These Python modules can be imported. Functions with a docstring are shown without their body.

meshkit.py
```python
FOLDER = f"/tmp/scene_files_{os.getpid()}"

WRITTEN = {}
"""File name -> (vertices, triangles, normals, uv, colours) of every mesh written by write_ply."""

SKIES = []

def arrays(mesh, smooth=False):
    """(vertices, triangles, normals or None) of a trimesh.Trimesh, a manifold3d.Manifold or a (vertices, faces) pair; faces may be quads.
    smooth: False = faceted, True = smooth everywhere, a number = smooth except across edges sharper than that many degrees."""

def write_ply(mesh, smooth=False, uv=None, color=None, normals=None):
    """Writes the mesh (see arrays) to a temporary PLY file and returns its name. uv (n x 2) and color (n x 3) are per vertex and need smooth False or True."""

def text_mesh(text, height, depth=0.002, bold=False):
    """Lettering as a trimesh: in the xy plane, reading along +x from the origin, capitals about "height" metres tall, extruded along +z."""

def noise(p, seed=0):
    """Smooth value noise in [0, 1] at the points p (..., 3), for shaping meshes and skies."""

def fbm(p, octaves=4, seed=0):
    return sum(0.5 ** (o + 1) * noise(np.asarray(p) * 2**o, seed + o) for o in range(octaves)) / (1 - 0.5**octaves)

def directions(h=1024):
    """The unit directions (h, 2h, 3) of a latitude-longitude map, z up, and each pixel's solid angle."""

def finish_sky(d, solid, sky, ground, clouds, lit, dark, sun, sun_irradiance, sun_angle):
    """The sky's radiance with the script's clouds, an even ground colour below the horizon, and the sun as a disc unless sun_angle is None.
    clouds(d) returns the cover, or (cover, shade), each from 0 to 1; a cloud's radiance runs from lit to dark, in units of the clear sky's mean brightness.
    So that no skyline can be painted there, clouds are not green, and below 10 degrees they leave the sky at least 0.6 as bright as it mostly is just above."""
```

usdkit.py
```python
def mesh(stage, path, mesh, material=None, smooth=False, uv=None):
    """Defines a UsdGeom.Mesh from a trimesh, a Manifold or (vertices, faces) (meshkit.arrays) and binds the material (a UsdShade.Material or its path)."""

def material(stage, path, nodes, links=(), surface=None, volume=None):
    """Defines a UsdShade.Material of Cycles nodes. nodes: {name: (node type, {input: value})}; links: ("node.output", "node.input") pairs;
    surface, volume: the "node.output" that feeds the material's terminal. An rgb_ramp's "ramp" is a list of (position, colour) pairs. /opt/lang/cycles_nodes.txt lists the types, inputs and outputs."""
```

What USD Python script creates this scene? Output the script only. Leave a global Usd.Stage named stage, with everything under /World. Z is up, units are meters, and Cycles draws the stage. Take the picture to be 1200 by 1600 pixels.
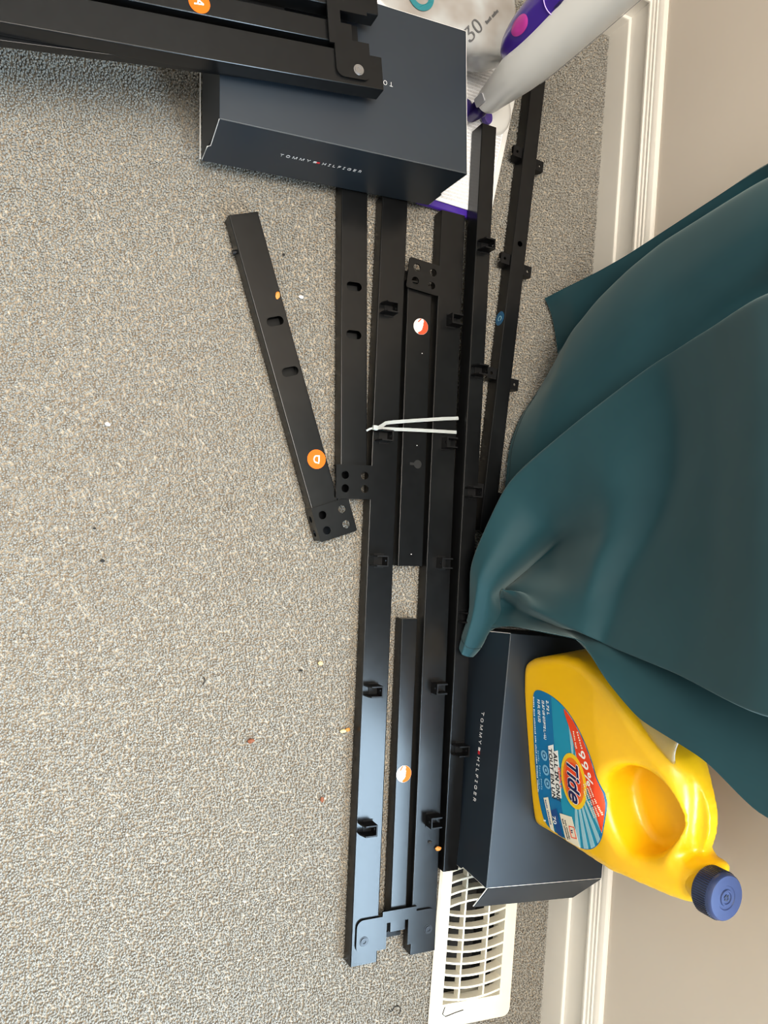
import math, random
import numpy as np, trimesh, shapely
import manifold3d as m3
from shapely.geometry import Polygon, Point, box as sbox, LineString
from shapely import affinity
from scipy.interpolate import PchipInterpolator
from scipy.ndimage import distance_transform_edt, gaussian_filter, map_coordinates
from pxr import Usd, UsdGeom, UsdLux, UsdShade, Gf, Sdf, Vt
import usdkit, meshkit

random.seed(7); RNG = np.random.default_rng(7)
stage = Usd.Stage.CreateInMemory()
UsdGeom.SetStageUpAxis(stage, UsdGeom.Tokens.z); UsdGeom.SetStageMetersPerUnit(stage, 1.0)
UsdGeom.Xform.Define(stage, '/World'); UsdGeom.Scope.Define(stage, '/World/Looks')

# ------------------------------------------------------------------ camera, light, exposure
F, H = 1200.0, 0.95                       # focal length in pixels of a 1200 x 1600 frame; camera height
EXPOSURE = 0.22
WINDOW_RADIANCE, WINDOW_COLOUR = 33.0, (0.60, 0.81, 1.0)
FILL_RADIANCE, FILL_COLOUR = 0.8, (1.0, 0.95, 0.88)
CEILING_FILL_RADIANCE, CEILING_FILL_COLOUR = 18.5, (1.0, 0.92, 0.80)
R = np.array([[0.90415717, -0.10639083, 0.41374002],      # columns: camera right, up, back in the room
              [0.08626416, 0.99401087, 0.0670887],
              [0.41839969, 0.02496779, -0.90791977]])
R[:, 2] *= -1
EYE = np.array([0, 0, H])
cam = UsdGeom.Camera.Define(stage, '/World/camera')
cm = Gf.Matrix4d(1.0)
for i in range(3):
    cm.SetRow3(i, Gf.Vec3d(*map(float, R[:, i])))
cm.SetTranslateOnly(Gf.Vec3d(0, 0, H))
cam.AddTransformOp().Set(cm)
cam.CreateFocalLengthAttr(36.0 * F / 1200); cam.CreateHorizontalApertureAttr(36.0); cam.CreateVerticalApertureAttr(48.0)
cam.CreateClippingRangeAttr(Gf.Vec2f(0.02, 50)); cam.CreateExposureAttr(EXPOSURE)

WALL_X, WALL_Y, LEFT_X, NEAR_Y, CEIL = 0.775, 0.892, -2.3, -2.6, 2.4
WIN = (-1.15, -0.31, 0.52, 1.75)          # window in the right wall: y0, y1, z0, z1
WIN2 = (-2.0, 0.2, 0.7, 2.1)            # added fill opening, out of view in the near wall: x0, x1, z0, z1

def rect_light(name, pos, w, h, rot, radiance, colour):
    l = UsdLux.RectLight.Define(stage, '/World/' + name)
    l.AddTranslateOp().Set(Gf.Vec3d(*pos)); l.AddRotateXYZOp().Set(Gf.Vec3f(*rot))
    l.CreateWidthAttr(w); l.CreateHeightAttr(h); l.CreateIntensityAttr(radiance); l.CreateColorAttr(Gf.Vec3f(*colour))
rect_light('daylight_window', (WALL_X + 0.15, (WIN[0] + WIN[1]) / 2, (WIN[2] + WIN[3]) / 2), WIN[1] - WIN[0] + .1, WIN[3] - WIN[2] + .1, (90, 0, 90), WINDOW_RADIANCE, WINDOW_COLOUR)
rect_light('added_fill_near', ((WIN2[0] + WIN2[1]) / 2, NEAR_Y - 0.1, (WIN2[2] + WIN2[3]) / 2), WIN2[1] - WIN2[0], WIN2[3] - WIN2[2], (90, 0, 0), FILL_RADIANCE, FILL_COLOUR)  # unseen fill light added at the near wall to lift the shaded sides

fill_disk = UsdLux.DiskLight.Define(stage, '/World/ceiling_fill'); fill_disk.AddTranslateOp().Set(Gf.Vec3d(0.05, 0.20, CEIL - .03))  # unseen warm fill disk added under the ceiling to brighten floor and curtain
fill_disk.CreateRadiusAttr(0.60); fill_disk.CreateIntensityAttr(CEILING_FILL_RADIANCE); fill_disk.CreateColorAttr(Gf.Vec3f(*CEILING_FILL_COLOUR))

# ------------------------------------------------------------------ helpers
def ray(px, py):
    return R @ np.array([(px - 600) / F, -(py - 800) / F, -1])
def at(px, py, z=0.0):                    # the room point at height z seen at that place of the frame
    r = ray(px, py); return EYE + (z - H) / r[2] * r
def atx(px, py, X):                       # the same on the plane x = X
    r = ray(px, py); return EYE + X / r[0] * r

USED = {}
def free(name, parent='/World'):
    k = (parent, name); USED[k] = USED.get(k, -1) + 1
    return f'{parent}/{name}' + (f'_{USED[k]:03d}' if USED[k] else '')
def tag(prim, label=None, category=None, group=None, kind=None):
    p = prim.GetPrim() if hasattr(prim, 'GetPrim') else prim
    for k, v in (('label', label), ('category', category), ('group', group), ('kind', kind)):
        if v: p.SetCustomDataByKey(k, v)
    return p
def thing(name, label, category, loc=(0, 0, 0), rotz=0.0, group=None, tilt=None):
    x = UsdGeom.Xform.Define(stage, free(name))
    x.AddTranslateOp().Set(Gf.Vec3d(*map(float, loc))); x.AddRotateZOp().Set(float(rotz))
    if tilt: x.AddRotateXOp().Set(float(tilt))
    return tag(x, label, category, group)
def obj(name, mesh, mat, parent=None, smooth=False, label=None):
    p = usdkit.mesh(stage, free(name, parent.GetPath().pathString if parent else '/World'), mesh, MAT[mat], smooth).GetPrim()
    if label: p.SetCustomDataByKey('label', label)
    return p
def struct(name, mesh, mat, smooth=False):
    return tag(obj(name, mesh, mat, None, smooth), kind='structure')

def MB(x0, x1, y0, y1, z0, z1):
    return m3.Manifold.cube([x1 - x0, y1 - y0, z1 - z0]).translate([x0, y0, z0])
def tm(m):
    a = m.to_mesh(); return trimesh.Trimesh(a.vert_properties[:, :3], a.tri_verts, process=False)
def cs(poly):                             # shapely polygon -> manifold cross-section
    g = list(getattr(poly, 'geoms', [poly])); loops = []
    for q in g:
        q = shapely.geometry.polygon.orient(q)
        loops += [np.array(q.exterior.coords)[:-1]] + [np.array(h.coords)[:-1] for h in q.interiors]
    return m3.CrossSection(loops, m3.FillRule.EvenOdd)
def extr(poly, h, z0=0.0):
    return m3.Manifold.extrude(cs(poly), h).translate([0, 0, z0])
def rrect(x0, x1, y0, y1, r, n=4):
    return sbox(x0 + r, y0 + r, x1 - r, y1 - r).buffer(r, quad_segs=n)
def rbox(x0, x1, y0, y1, z0, z1, r, n=12):   # box with all edges rounded
    s = m3.Manifold.sphere(r, n)
    return m3.Manifold.batch_hull([s.translate([x, y, z]) for x in (x0 + r, x1 - r) for y in (y0 + r, y1 - r) for z in (z0 + r, z1 - r)])
def cyl(r, h, c, axis='z', n=20):
    m = m3.Manifold.cylinder(h, r, r, n)
    if axis == 'x': m = m.rotate([0, 90, 0])
    if axis == 'y': m = m.rotate([-90, 0, 0])
    return m.translate(list(map(float, c)))
def tube(pts, r, n=8, flat=None):
    """a swept round (or flat: (half width, half thickness) with up = z) section along points, closed ends"""
    p = np.asarray(pts, float); t = np.gradient(p, axis=0); t /= np.linalg.norm(t, axis=1, keepdims=True)
    a = np.cross(t, [0, 0, 1.0]); bad = np.linalg.norm(a, axis=1) < 1e-6; a[bad] = [1, 0, 0]
    a /= np.linalg.norm(a, axis=1, keepdims=True); b = np.cross(a, t)
    ang = (np.arange(n) + .5) * 2 * np.pi / n
    ra, rb = flat if flat else (r, r)
    ra = np.broadcast_to(ra, (len(p),))[:, None, None]; rb = np.broadcast_to(rb, (len(p),))[:, None, None]
    k = 1 / math.cos(np.pi / n) if n == 4 else 1
    v = p[:, None] + k * (ra * np.cos(ang)[None, :, None] * a[:, None] + rb * np.sin(ang)[None, :, None] * b[:, None])
    f = []
    for i in range(len(p) - 1):
        for j in range(n):
            q = [i * n + j, i * n + (j + 1) % n, (i + 1) * n + (j + 1) % n, (i + 1) * n + j]
            f += [[q[0], q[1], q[2]], [q[0], q[2], q[3]]]
    v = v.reshape(-1, 3); k0 = len(v); v = np.vstack([v, p[:1], p[-1:]]); e = (len(p) - 1) * n
    for j in range(n):
        f += [[k0, (j + 1) % n, j], [k0 + 1, e + j, e + (j + 1) % n]]
    m = trimesh.Trimesh(v, np.array(f), process=False); m.fix_normals(); return m
def loft(rings, cap=True):
    """rings (k, n, 3) -> closed skin"""
    rings = np.asarray(rings, float); k, n = rings.shape[:2]; f = []
    for i in range(k - 1):
        for j in range(n):
            a, b, c, d = i * n + j, i * n + (j + 1) % n, (i + 1) * n + (j + 1) % n, (i + 1) * n + j
            f += [[a, b, c], [a, c, d]]
    v = rings.reshape(-1, 3)
    if cap:
        k0 = len(v); v = np.vstack([v, rings[0].mean(0)[None], rings[-1].mean(0)[None]]); e = (k - 1) * n
        for j in range(n):
            f += [[k0, (j + 1) % n, j], [k0 + 1, e + j, e + (j + 1) % n]]
    m = trimesh.Trimesh(v, np.array(f), process=False); m.fix_normals(); return m
def flat_poly(poly, depth=0.0003):
    g = list(getattr(poly, 'geoms', [poly]))
    return trimesh.util.concatenate([trimesh.creation.extrude_polygon(q, depth, engine='earcut') for q in g if q.area > 1e-12])
def xf(m, M4):
    m = m.copy(); m.apply_transform(M4); return m
def frame4(o, x, y):
    x = np.asarray(x, float); x /= np.linalg.norm(x); y = np.asarray(y, float); y = y - x * (x @ y); y /= np.linalg.norm(y)
    M4 = np.eye(4); M4[:3, 0], M4[:3, 1], M4[:3, 2], M4[:3, 3] = x, y, np.cross(x, y), o; return M4
def spaced_text(text, height, track, bold=False, depth=0.0003):
    """capitals set one by one with wide tracking; returns mesh and width"""
    out, x = [], 0.0
    for ch in text:
        if ch == ' ': x += height * 0.9; continue
        m = meshkit.text_mesh(ch, height, depth, bold); m.apply_translation([x - m.bounds[0, 0], 0, 0]); out.append(m)
        x = m.bounds[1, 0] + track
    return trimesh.util.concatenate(out), x - track

def tiny_print(words, height):
    """print too small to read in the photograph: rows of little strokes in word groups (words = letters per word)"""
    out, x = [], 0.0
    for n in words:
        for _ in range(n):
            out.append(sbox(x, 0, x + height * .42, height * (.75 if (len(out) * 7) % 3 else 1.0))); x += height * .66
        x += height * .5
    return flat_poly(shapely.geometry.MultiPolygon(out), .0002)

# ------------------------------------------------------------------ materials
MAT = {}
def mat(name, nodes, links=(), surface='p.BSDF'):
    MAT[name] = usdkit.material(stage, '/World/Looks/' + name, nodes, links, surface)
def plain(name, col, rough=0.5, **kw):
    mat(name, {'p': ('principled_bsdf', {'base_color': col, 'roughness': rough, **kw})})
def noisy(name, c1, c2, scale, rough=0.5, bump=0.0, bscale=None, dist=0.001, detail=4, **kw):
    n = {'t': ('texture_coordinate', {}), 'n': ('noise_texture', {'scale': scale, 'detail': detail, 'roughness': .6}),
         'r': ('rgb_ramp', {'ramp': [(.3, c1), (.7, c2)]}), 'p': ('principled_bsdf', {'roughness': rough, **kw})}
    l = [('t.object', 'n.vector'), ('n.fac', 'r.fac'), ('r.color', 'p.base_color')]
    if bump:
        n['b'] = ('noise_texture', {'scale': bscale or scale, 'detail': 2}); n['bm'] = ('bump', {'strength': bump, 'distance': dist})
        l += [('t.object', 'b.vector'), ('b.fac', 'bm.height'), ('bm.normal', 'p.normal')]
    mat(name, n, l)
noisy('black_metal', (.0042, .0044, .0048), (.006, .0063, .0068), 60, .22, .03, 1400, .0006, specular_ior_level=.31)
noisy('black_metal_dark', (.0035, .0035, .004), (.005, .005, .0055), 60, .42, .05, 1400, .0006, specular_ior_level=.2)
plain('hole_shade', (.004, .004, .004), .8)  # near-black colour standing in for the shade inside slots and holes
plain('bolt_steel', (.35, .35, .36), .32, metallic=1.0)
plain('bolt_black', (.02, .02, .022), .3, metallic=.6)
noisy('navy_card', (.011, .017, .026), (.013, .021, .031), 9, .42, .05, 900, .0004)
noisy('navy_card_inside', (.012, .014, .018), (.014, .017, .021), 9, .6)
plain('card_worn', (.045, .055, .062), .6); plain('print_grey', (.09, .09, .095), .6)
plain('card_edge', (.62, .60, .58), .8)
plain('print_silver', (.62, .62, .63), .4)
plain('print_white', (.85, .85, .85), .5)
plain('print_red', (.55, .02, .03), .5)
plain('orange_sticker', (.76, .125, .008), .55, specular_ior_level=.12)
plain('blue_sticker', (.010, .115, .26), .4)
noisy('wall_paint', (.565, .50, .43), (.58, .515, .445), 6, .7, .10, 260, .0008)
noisy('white_trim', (.70, .66, .60), (.73, .69, .63), 5, .42, .05, 120, .0006)
noisy('ceiling_paint', (.78, .77, .74), (.8, .79, .76), 5, .8)
noisy('register_cream', (.76, .71, .59), (.79, .745, .63), 25, .42, .05, 300, .0004)
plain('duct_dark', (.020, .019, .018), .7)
plain('zip_white', (.42, .43, .425), .38, subsurface_weight=.1)
plain('jug_yellow', (.88, .49, .003), .33, coat_weight=.12, coat_roughness=.2)
plain('cap_navy', (.030, .045, .115), .30)
plain('cap_navy_dark', (.012, .016, .035), .4)
plain('mop_white', (.74, .73, .71), .32)
plain('mop_grey', (.34, .34, .36), .4)
mat('mop_purple', {'lw': ('layer_weight', {'blend': .35}), 'p': ('principled_bsdf', {'base_color': (.050, .018, .26), 'roughness': .22, 'coat_weight': .3})})
plain('mop_purple_dark', (.018, .008, .09), .35)
plain('mop_purple_line', (.30, .18, .62), .3)
plain('mop_pink', (.45, .035, .28), .4)
plain('pad_white', (.84, .85, .88), .8)
noisy('pad_shade', (.62, .62, .64), (.80, .80, .82), 300, .85)
mat('clear_cup', {'p': ('principled_bsdf', {'base_color': (.97, .97, .95), 'roughness': .08, 'transmission_weight': .92, 'ior': 1.3})})
noisy('teal_cloth', (.007, .042, .055), (.010, .049, .063), 14, .62, .05, 1600, .0004, specular_ior_level=.25, sheen_weight=.32, sheen_roughness=.45, sheen_tint=(.6, .75, .75))
plain('teal_thread', (.010, .026, .030), .8)
plain('crumb_brown', (.20, .055, .018), .7); plain('crumb_orange', (.55, .21, .035), .6); plain('crumb_tan', (.62, .46, .22), .7)
plain('lint_dark', (.018, .017, .016), .9); plain('lint_white', (.85, .84, .82), .9)
mat('pane_glass', {'t': ('transparent_bsdf', {}), 'g': ('glossy_bsdf', {'roughness': .02, 'color': (1, 1, 1)}), 'm': ('mix_closure', {'fac': .06})},
    [('t.BSDF', 'm.closure1'), ('g.BSDF', 'm.closure2')], 'm.closure')
# carpet: every tuft has its own tone out of a beige - grey range
mat('carpet_tuft', {'g': ('geometry', {}), 'n': ('noise_texture', {'scale': 2.2, 'detail': 4, 'roughness': .6}),
                    'w': ('rgb_ramp', {'ramp': [(0, (.27, .253, .222)), (.25, (.43, .412, .372)), (.6, (.59, .572, .525)), (.86, (.77, .757, .71)), (1, (.95, .94, .91))]}),
                    'o': ('rgb_ramp', {'ramp': [(.3, (.93, .92, .90)), (.7, (1.0, 1.0, 1.0))]}),
                    'm': ('mix_color', {'blend_type': 'multiply', 'fac': 1.0}), 'p': ('principled_bsdf', {'roughness': .8, 'sheen_weight': .25, 'sheen_roughness': .5})},
    [('g.random_per_island', 'w.fac'), ('g.position', 'n.vector'), ('n.fac', 'o.fac'), ('w.color', 'm.a'), ('o.color', 'm.b'), ('m.result', 'p.base_color')])
mat('carpet_base', {'g': ('geometry', {}), 'v': ('voronoi_texture', {'scale': 260.0}),
                    'w': ('rgb_ramp', {'ramp': [(0, (.20, .155, .11)), (.5, (.33, .275, .21)), (1, (.45, .39, .31))]}),
                    'b': ('bump', {'strength': .8, 'distance': .002}), 's': ('separate_color', {}), 'p': ('principled_bsdf', {'roughness': .9})},
    [('g.position', 'v.vector'), ('v.color', 's.color'), ('s.r', 'w.fac'), ('w.color', 'p.base_color'), ('v.distance', 'b.height'), ('b.normal', 'p.normal')])
# half rubbed-off stickers
plain('torn_red', (.66, .075, .03), .6, specular_ior_level=.1); plain('torn_orange', (.74, .14, .015), .6, specular_ior_level=.1)
noisy('torn_white', (.70, .54, .50), (.80, .78, .77), 140, .7, specular_ior_level=.1)
# label inks
for nm, c in dict(ink_blue=(.003, .155, .36), ink_teal=(.010, .27, .42), ink_pale=(.30, .52, .60), ink_red=(.80, .055, .008), ink_white=(.85, .84, .80), ink_navy=(.012, .010, .075),
                  ink_black=(.02, .02, .025), ink_yellow=(.88, .55, .01), ink_orange=(.82, .17, .012), ink_cream=(.80, .72, .56), ink_sky=(.18, .42, .62), ink_deep=(.01, .06, .22), ink_teal_logo=(.012, .16, .19)).items():
    plain(nm, c, .42)
# packaging film, milky
mat('bag_film', {'t': ('texture_coordinate', {}), 'n': ('noise_texture', {'scale': 13.0, 'detail': 3}), 'r': ('rgb_ramp', {'ramp': [(.35, (.24, .212, .19)), (.5, (.32, .305, .29)), (.65, (.42, .44, .455))]}),
                 'p': ('principled_bsdf', {'roughness': .22, 'coat_weight': .5, 'coat_roughness': .1})},
    [('t.object', 'n.vector'), ('n.fac', 'r.fac'), ('r.color', 'p.base_color')])

# ------------------------------------------------------------------ the room
rx0_, rx1_ = .565, .699
fl = MB(LEFT_X, WALL_X, NEAR_Y, WALL_Y, -.084, -.0045) - MB(rx0_ + .014, rx1_ - .014, -.62, -.345, -.085, .1)
struct('floor', fl, 'carpet_base')
wr = MB(WALL_X, WALL_X + .12, NEAR_Y, WALL_Y + .12, -.05, CEIL) - MB(WALL_X - 1, WALL_X + 1, WIN[0], WIN[1], WIN[2], WIN[3])
struct('wall_right', wr, 'wall_paint')
struct('wall_far', MB(LEFT_X, WALL_X, WALL_Y, WALL_Y + .12, -.05, CEIL), 'wall_paint')
struct('wall_left', MB(LEFT_X - .12, LEFT_X, NEAR_Y, WALL_Y + .12, -.05, CEIL), 'wall_paint')
struct('wall_near', MB(LEFT_X - .12, WALL_X + .12, NEAR_Y - .12, NEAR_Y, -.05, CEIL) - MB(WIN2[0], WIN2[1], NEAR_Y - 1, NEAR_Y + 1, WIN2[2], WIN2[3]), 'wall_paint')
struct('ceiling', MB(LEFT_X - .12, WALL_X + .12, NEAR_Y - .12, WALL_Y + .12, CEIL, CEIL + .1), 'ceiling_paint')
def window(n, prof, pane):
    w = tag(UsdGeom.Xform.Define(stage, f'/World/window_{n}'), kind='structure')
    obj('window_frame', prof, 'white_trim', w); obj('pane', pane, 'pane_glass', w)
y0, y1, z0, z1 = WIN
fr = MB(WALL_X + .02, WALL_X + .09, y0, y1, z0, z1) - MB(WALL_X - 1, WALL_X + 1, y0 + .04, y1 - .04, z0 + .04, z1 - .04)
fr += MB(WALL_X - .02, WALL_X + .02, y0 - .06, y1 + .06, z0 - .02, z0 + .005)
window(1, fr, MB(WALL_X + .05, WALL_X + .056, y0 + .04, y1 - .04, z0 + .04, z1 - .04))
x0, x1, z0, z1 = WIN2
fr = MB(x0, x1, NEAR_Y - .09, NEAR_Y - .02, z0, z1) - MB(x0 + .04, x1 - .04, NEAR_Y - 1, NEAR_Y + 1, z0 + .04, z1 - .04)
window(2, fr, MB(x0 + .04, x1 - .04, NEAR_Y - .056, NEAR_Y - .05, z0 + .04, z1 - .04))  # added opening that only carries the near fill, out of view
# colonial baseboard: flat foot, bead, hollow, stepped top
prof = [(0, -.012), (.017, -.012), (.017, .040), (.0160, .0425), (.0125, .044), (.0112, .050), (.0105, .062), (.0112, .074), (.0130, .080), (.0142, .0825), (.0142, .0855), (.0118, .0872), (.0115, .091),
        (.0100, .0925), (.0102, .0965), (.0085, .098), (.0084, .1025), (.0062, .107), (.003, .1095), (0, .1095)]
P2 = Polygon(prof)
def board(p0, p1, inward, name):
    d = np.subtract(p1, p0); L = np.linalg.norm(d)
    m = tm(m3.Manifold.extrude(cs(P2), L))
    M4 = np.eye(4); M4[:3, 0] = inward; M4[:3, 1] = (0, 0, 1); M4[:3, 2] = d / L; M4[:3, 3] = p0
    m = xf(m, M4)
    if np.linalg.det(M4[:3, :3]) < 0: m.invert()
    struct(name, m, 'white_trim', 25)
board((WALL_X, NEAR_Y, 0), (WALL_X, WALL_Y, 0), (-1, 0, 0), 'baseboard_right')
board((LEFT_X, WALL_Y, 0), (WALL_X, WALL_Y, 0), (0, -1, 0), 'baseboard_far')

# carpet pile: patches of short bent yarn tufts, instanced side by side
def pile_patch(seed, size=.1, step=.0028):
    g = np.random.default_rng(seed); n = int(round(size / step)); step = size / n
    ix, iy = np.meshgrid(np.arange(n), np.arange(n), indexing='ij')
    c = np.stack([(ix.ravel() + .5) * step, (iy.ravel() + .5) * step], 1) + g.uniform(-.45, .45, (n * n, 2)) * step
    k = len(c); az = g.uniform(0, 2 * np.pi, k); lean = g.uniform(.05, .6, k); L = g.uniform(.0036, .0052, k); r = g.uniform(.0009, .0015, k)
    z0 = -.0052; rings = []
    for s, rr, bend in ((0, .75, 0), (.5, 1.0, .35), (.88, .9, 1.0), (1.05, .35, 1.25)):
        ang = lean * (.55 + .45 * bend); horiz = L * s * np.sin(ang * s) * .8; up = L * s * np.cos(ang * s * .8)
        cx, cy, cz = c[:, 0] + horiz * np.cos(az), c[:, 1] + horiz * np.sin(az), z0 + up
        th = np.arange(5) * 2 * np.pi / 5
        rings.append(np.stack([cx[:, None] + rr * r[:, None] * np.cos(th) , cy[:, None] + rr * r[:, None] * np.sin(th), np.broadcast_to(cz[:, None], (k, 5)) + rr * r[:, None] * .5 * np.cos(th - az[:, None] + np.pi)], -1))
    v = np.stack(rings, 1).reshape(k, 20, 3); f = []
    for i in range(3):
        for j in range(5):
            a, b = i * 5 + j, i * 5 + (j + 1) % 5
            f += [[a, b, b + 5], [a, b + 5, a + 5]]
    f += [[15, 16, 17], [15, 17, 18], [15, 18, 19]]
    f = (np.array(f)[None] + (np.arange(k) * 20)[:, None, None]).reshape(-1, 3)
    v = v.reshape(-1, 3); v[:, :2] -= size / 2; v[:, 2] = np.minimum(v[:, 2], -.0001)
    return v, f
pile = UsdGeom.PointInstancer.Define(stage, '/World/carpet_pile')
tag(pile, 'short beige and grey speckled carpet pile covering the floor', 'carpet', kind='stuff')
protos = []
for s in range(4):
    v, f = pile_patch(40 + s)
    pm = usdkit.mesh(stage, f'/World/carpet_pile/tuft_patch' + (f'_{s:03d}' if s else ''), (v, f), MAT['carpet_tuft'], True); protos.append(pm.GetPath())
pile.CreatePrototypesRel().SetTargets(protos)
pos, ori, idx = [], [], []
for i in range(-5, 8):
    for j in range(-11, 9):
        cx, cy = i * .1 + .0075 + .0, j * .1 + .038
        if cx + .05 > .7585 or cy + .05 > .8765: continue
        if cx > .53 and cy < -.25 and cy > -.95: continue
        pos.append((cx, cy, 0)); idx.append(random.randrange(4)); a = random.randrange(4) * math.pi / 2
        ori.append(Gf.Quath(math.cos(a / 2), 0, 0, math.sin(a / 2)))
pile.CreatePositionsAttr(Vt.Vec3fArray([Gf.Vec3f(*p) for p in pos])); pile.CreateOrientationsAttr(Vt.QuathArray(ori)); pile.CreateProtoIndicesAttr(Vt.IntArray(idx))
# the strip beside wall and register, tuft by tuft in one mesh
def pile_strip(regions, holes, seed):
    vs, fs, k = [], [], 0
    v, f = pile_patch(seed); nt = len(v) // 20; vt = v.reshape(nt, 20, 3); ft = f.reshape(nt, -1, 3)[0]
    for (a, b, c, d) in regions:
        for i in range(int(np.ceil((b - a) / .1))):
            for j in range(int(np.ceil((d - c) / .1))):
                q = vt + np.array([a + .05 + i * .1, c + .05 + j * .1, 0]); m = q[:, :4].mean(1)
                ok = (m[:, 0] < b) & (m[:, 1] < d)
                for (e, g, h, l) in holes: ok &= ~((m[:, 0] > e) & (m[:, 0] < g) & (m[:, 1] > h) & (m[:, 1] < l))
                q = q[ok]; vs.append(q.reshape(-1, 3)); n = len(q)
                fs.append((ft[None] + (k + np.arange(n) * 20)[:, None, None]).reshape(-1, 3)); k += n * 20
    return np.vstack(vs), np.vstack(fs)
REG = (.565, .699, -.632, -.332)          # the floor register's plate
PX1, PY1 = max(p[0] for p in pos) + .05, max(p[1] for p in pos) + .05
sv, sf = pile_strip([(PX1, .7605, -.2, .8775), (-.55, PX1, PY1, .8775), (.5575, .7605, -.96, -.2)], [(REG[0] + .002, REG[1] - .002, REG[2] + .002, REG[3] - .002)], 77)
pm = usdkit.mesh(stage, '/World/carpet_pile/tuft_strip', (sv, sf), MAT['carpet_tuft'], True); protos.append(pm.GetPath())
pile.GetPrototypesRel().SetTargets(protos)
pile.CreatePositionsAttr(Vt.Vec3fArray([Gf.Vec3f(*p) for p in pos] + [Gf.Vec3f(0, 0, 0)])); pile.CreateOrientationsAttr(Vt.QuathArray(ori + [Gf.Quath(1, 0, 0, 0)])); pile.CreateProtoIndicesAttr(Vt.IntArray(idx + [4]))

# ------------------------------------------------------------------ floor register
rx0, rx1, ry0, ry1 = REG
reg = thing('floor_register', 'cream floor vent with curved louvers beside the baseboard, under the box corner', 'vent', (rx0, ry0, 0))
W_, L_ = rx1 - rx0, ry1 - ry0
gx0, gx1, gy0, gy1 = .0185, .112, .034, L_ - .03
plate = extr(rrect(0, W_, 0, L_, .012, 6), .006, 0)
plate = m3.Manifold.hull(extr(rrect(0, W_, 0, L_, .012, 6), .0015) + extr(rrect(.003, W_ - .003, .003, L_ - .003, .010, 6), .0048)) - MB(gx0, gx1, gy0, gy1, -.01, .02)
obj('plate', plate, 'register_cream', reg, 30)
lip = (MB(gx0 - .0015, gx1 + .0015, gy0 - .0015, gy1 + .0015, -.022, 0) - MB(gx0, gx1, gy0, gy1, -.05, .02))
obj('throat', lip, 'register_cream', reg)
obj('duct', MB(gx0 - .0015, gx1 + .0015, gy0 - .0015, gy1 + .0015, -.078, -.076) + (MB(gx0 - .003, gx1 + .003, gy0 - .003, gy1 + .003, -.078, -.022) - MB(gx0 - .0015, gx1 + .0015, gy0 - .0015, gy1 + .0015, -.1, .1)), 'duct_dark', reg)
PITCH = .0162; ysl = np.arange(gy0 + .0045, gy1 + .002, PITCH); MIDY = gy0 + .130
for yv in ysl:
    sgn = 1 if yv > MIDY else -1          # louvers bow away from the middle of the grille
    xs = np.linspace(gx0, gx1, 13); bow = sgn * (.0062 * (1 - ((xs - (gx0 + gx1) / 2) / ((gx1 - gx0) / 2)) ** 2)) - sgn * .003
    top = np.stack([xs, yv + bow, np.full(13, .0042)], 1); slant = 0
    ring = lambda dz, dy, th: top + [0, dy, dz] + np.array([0, th, 0])
    sec = np.stack([ring(0, -.0015, 0), ring(0, .0015, 0), ring(-.004, .0015, 0), ring(-.0145, .0012, 0), ring(-.0145, -.0008, 0), ring(-.005, -.0015, 0)], 1)
    obj('louver', loft(sec), 'register_cream', reg)
for bx in (.0435, .0835):
    obj('grille_bar', MB(bx, bx + .0028, gy0, gy1, -.008, .0032), 'register_cream', reg)
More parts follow.
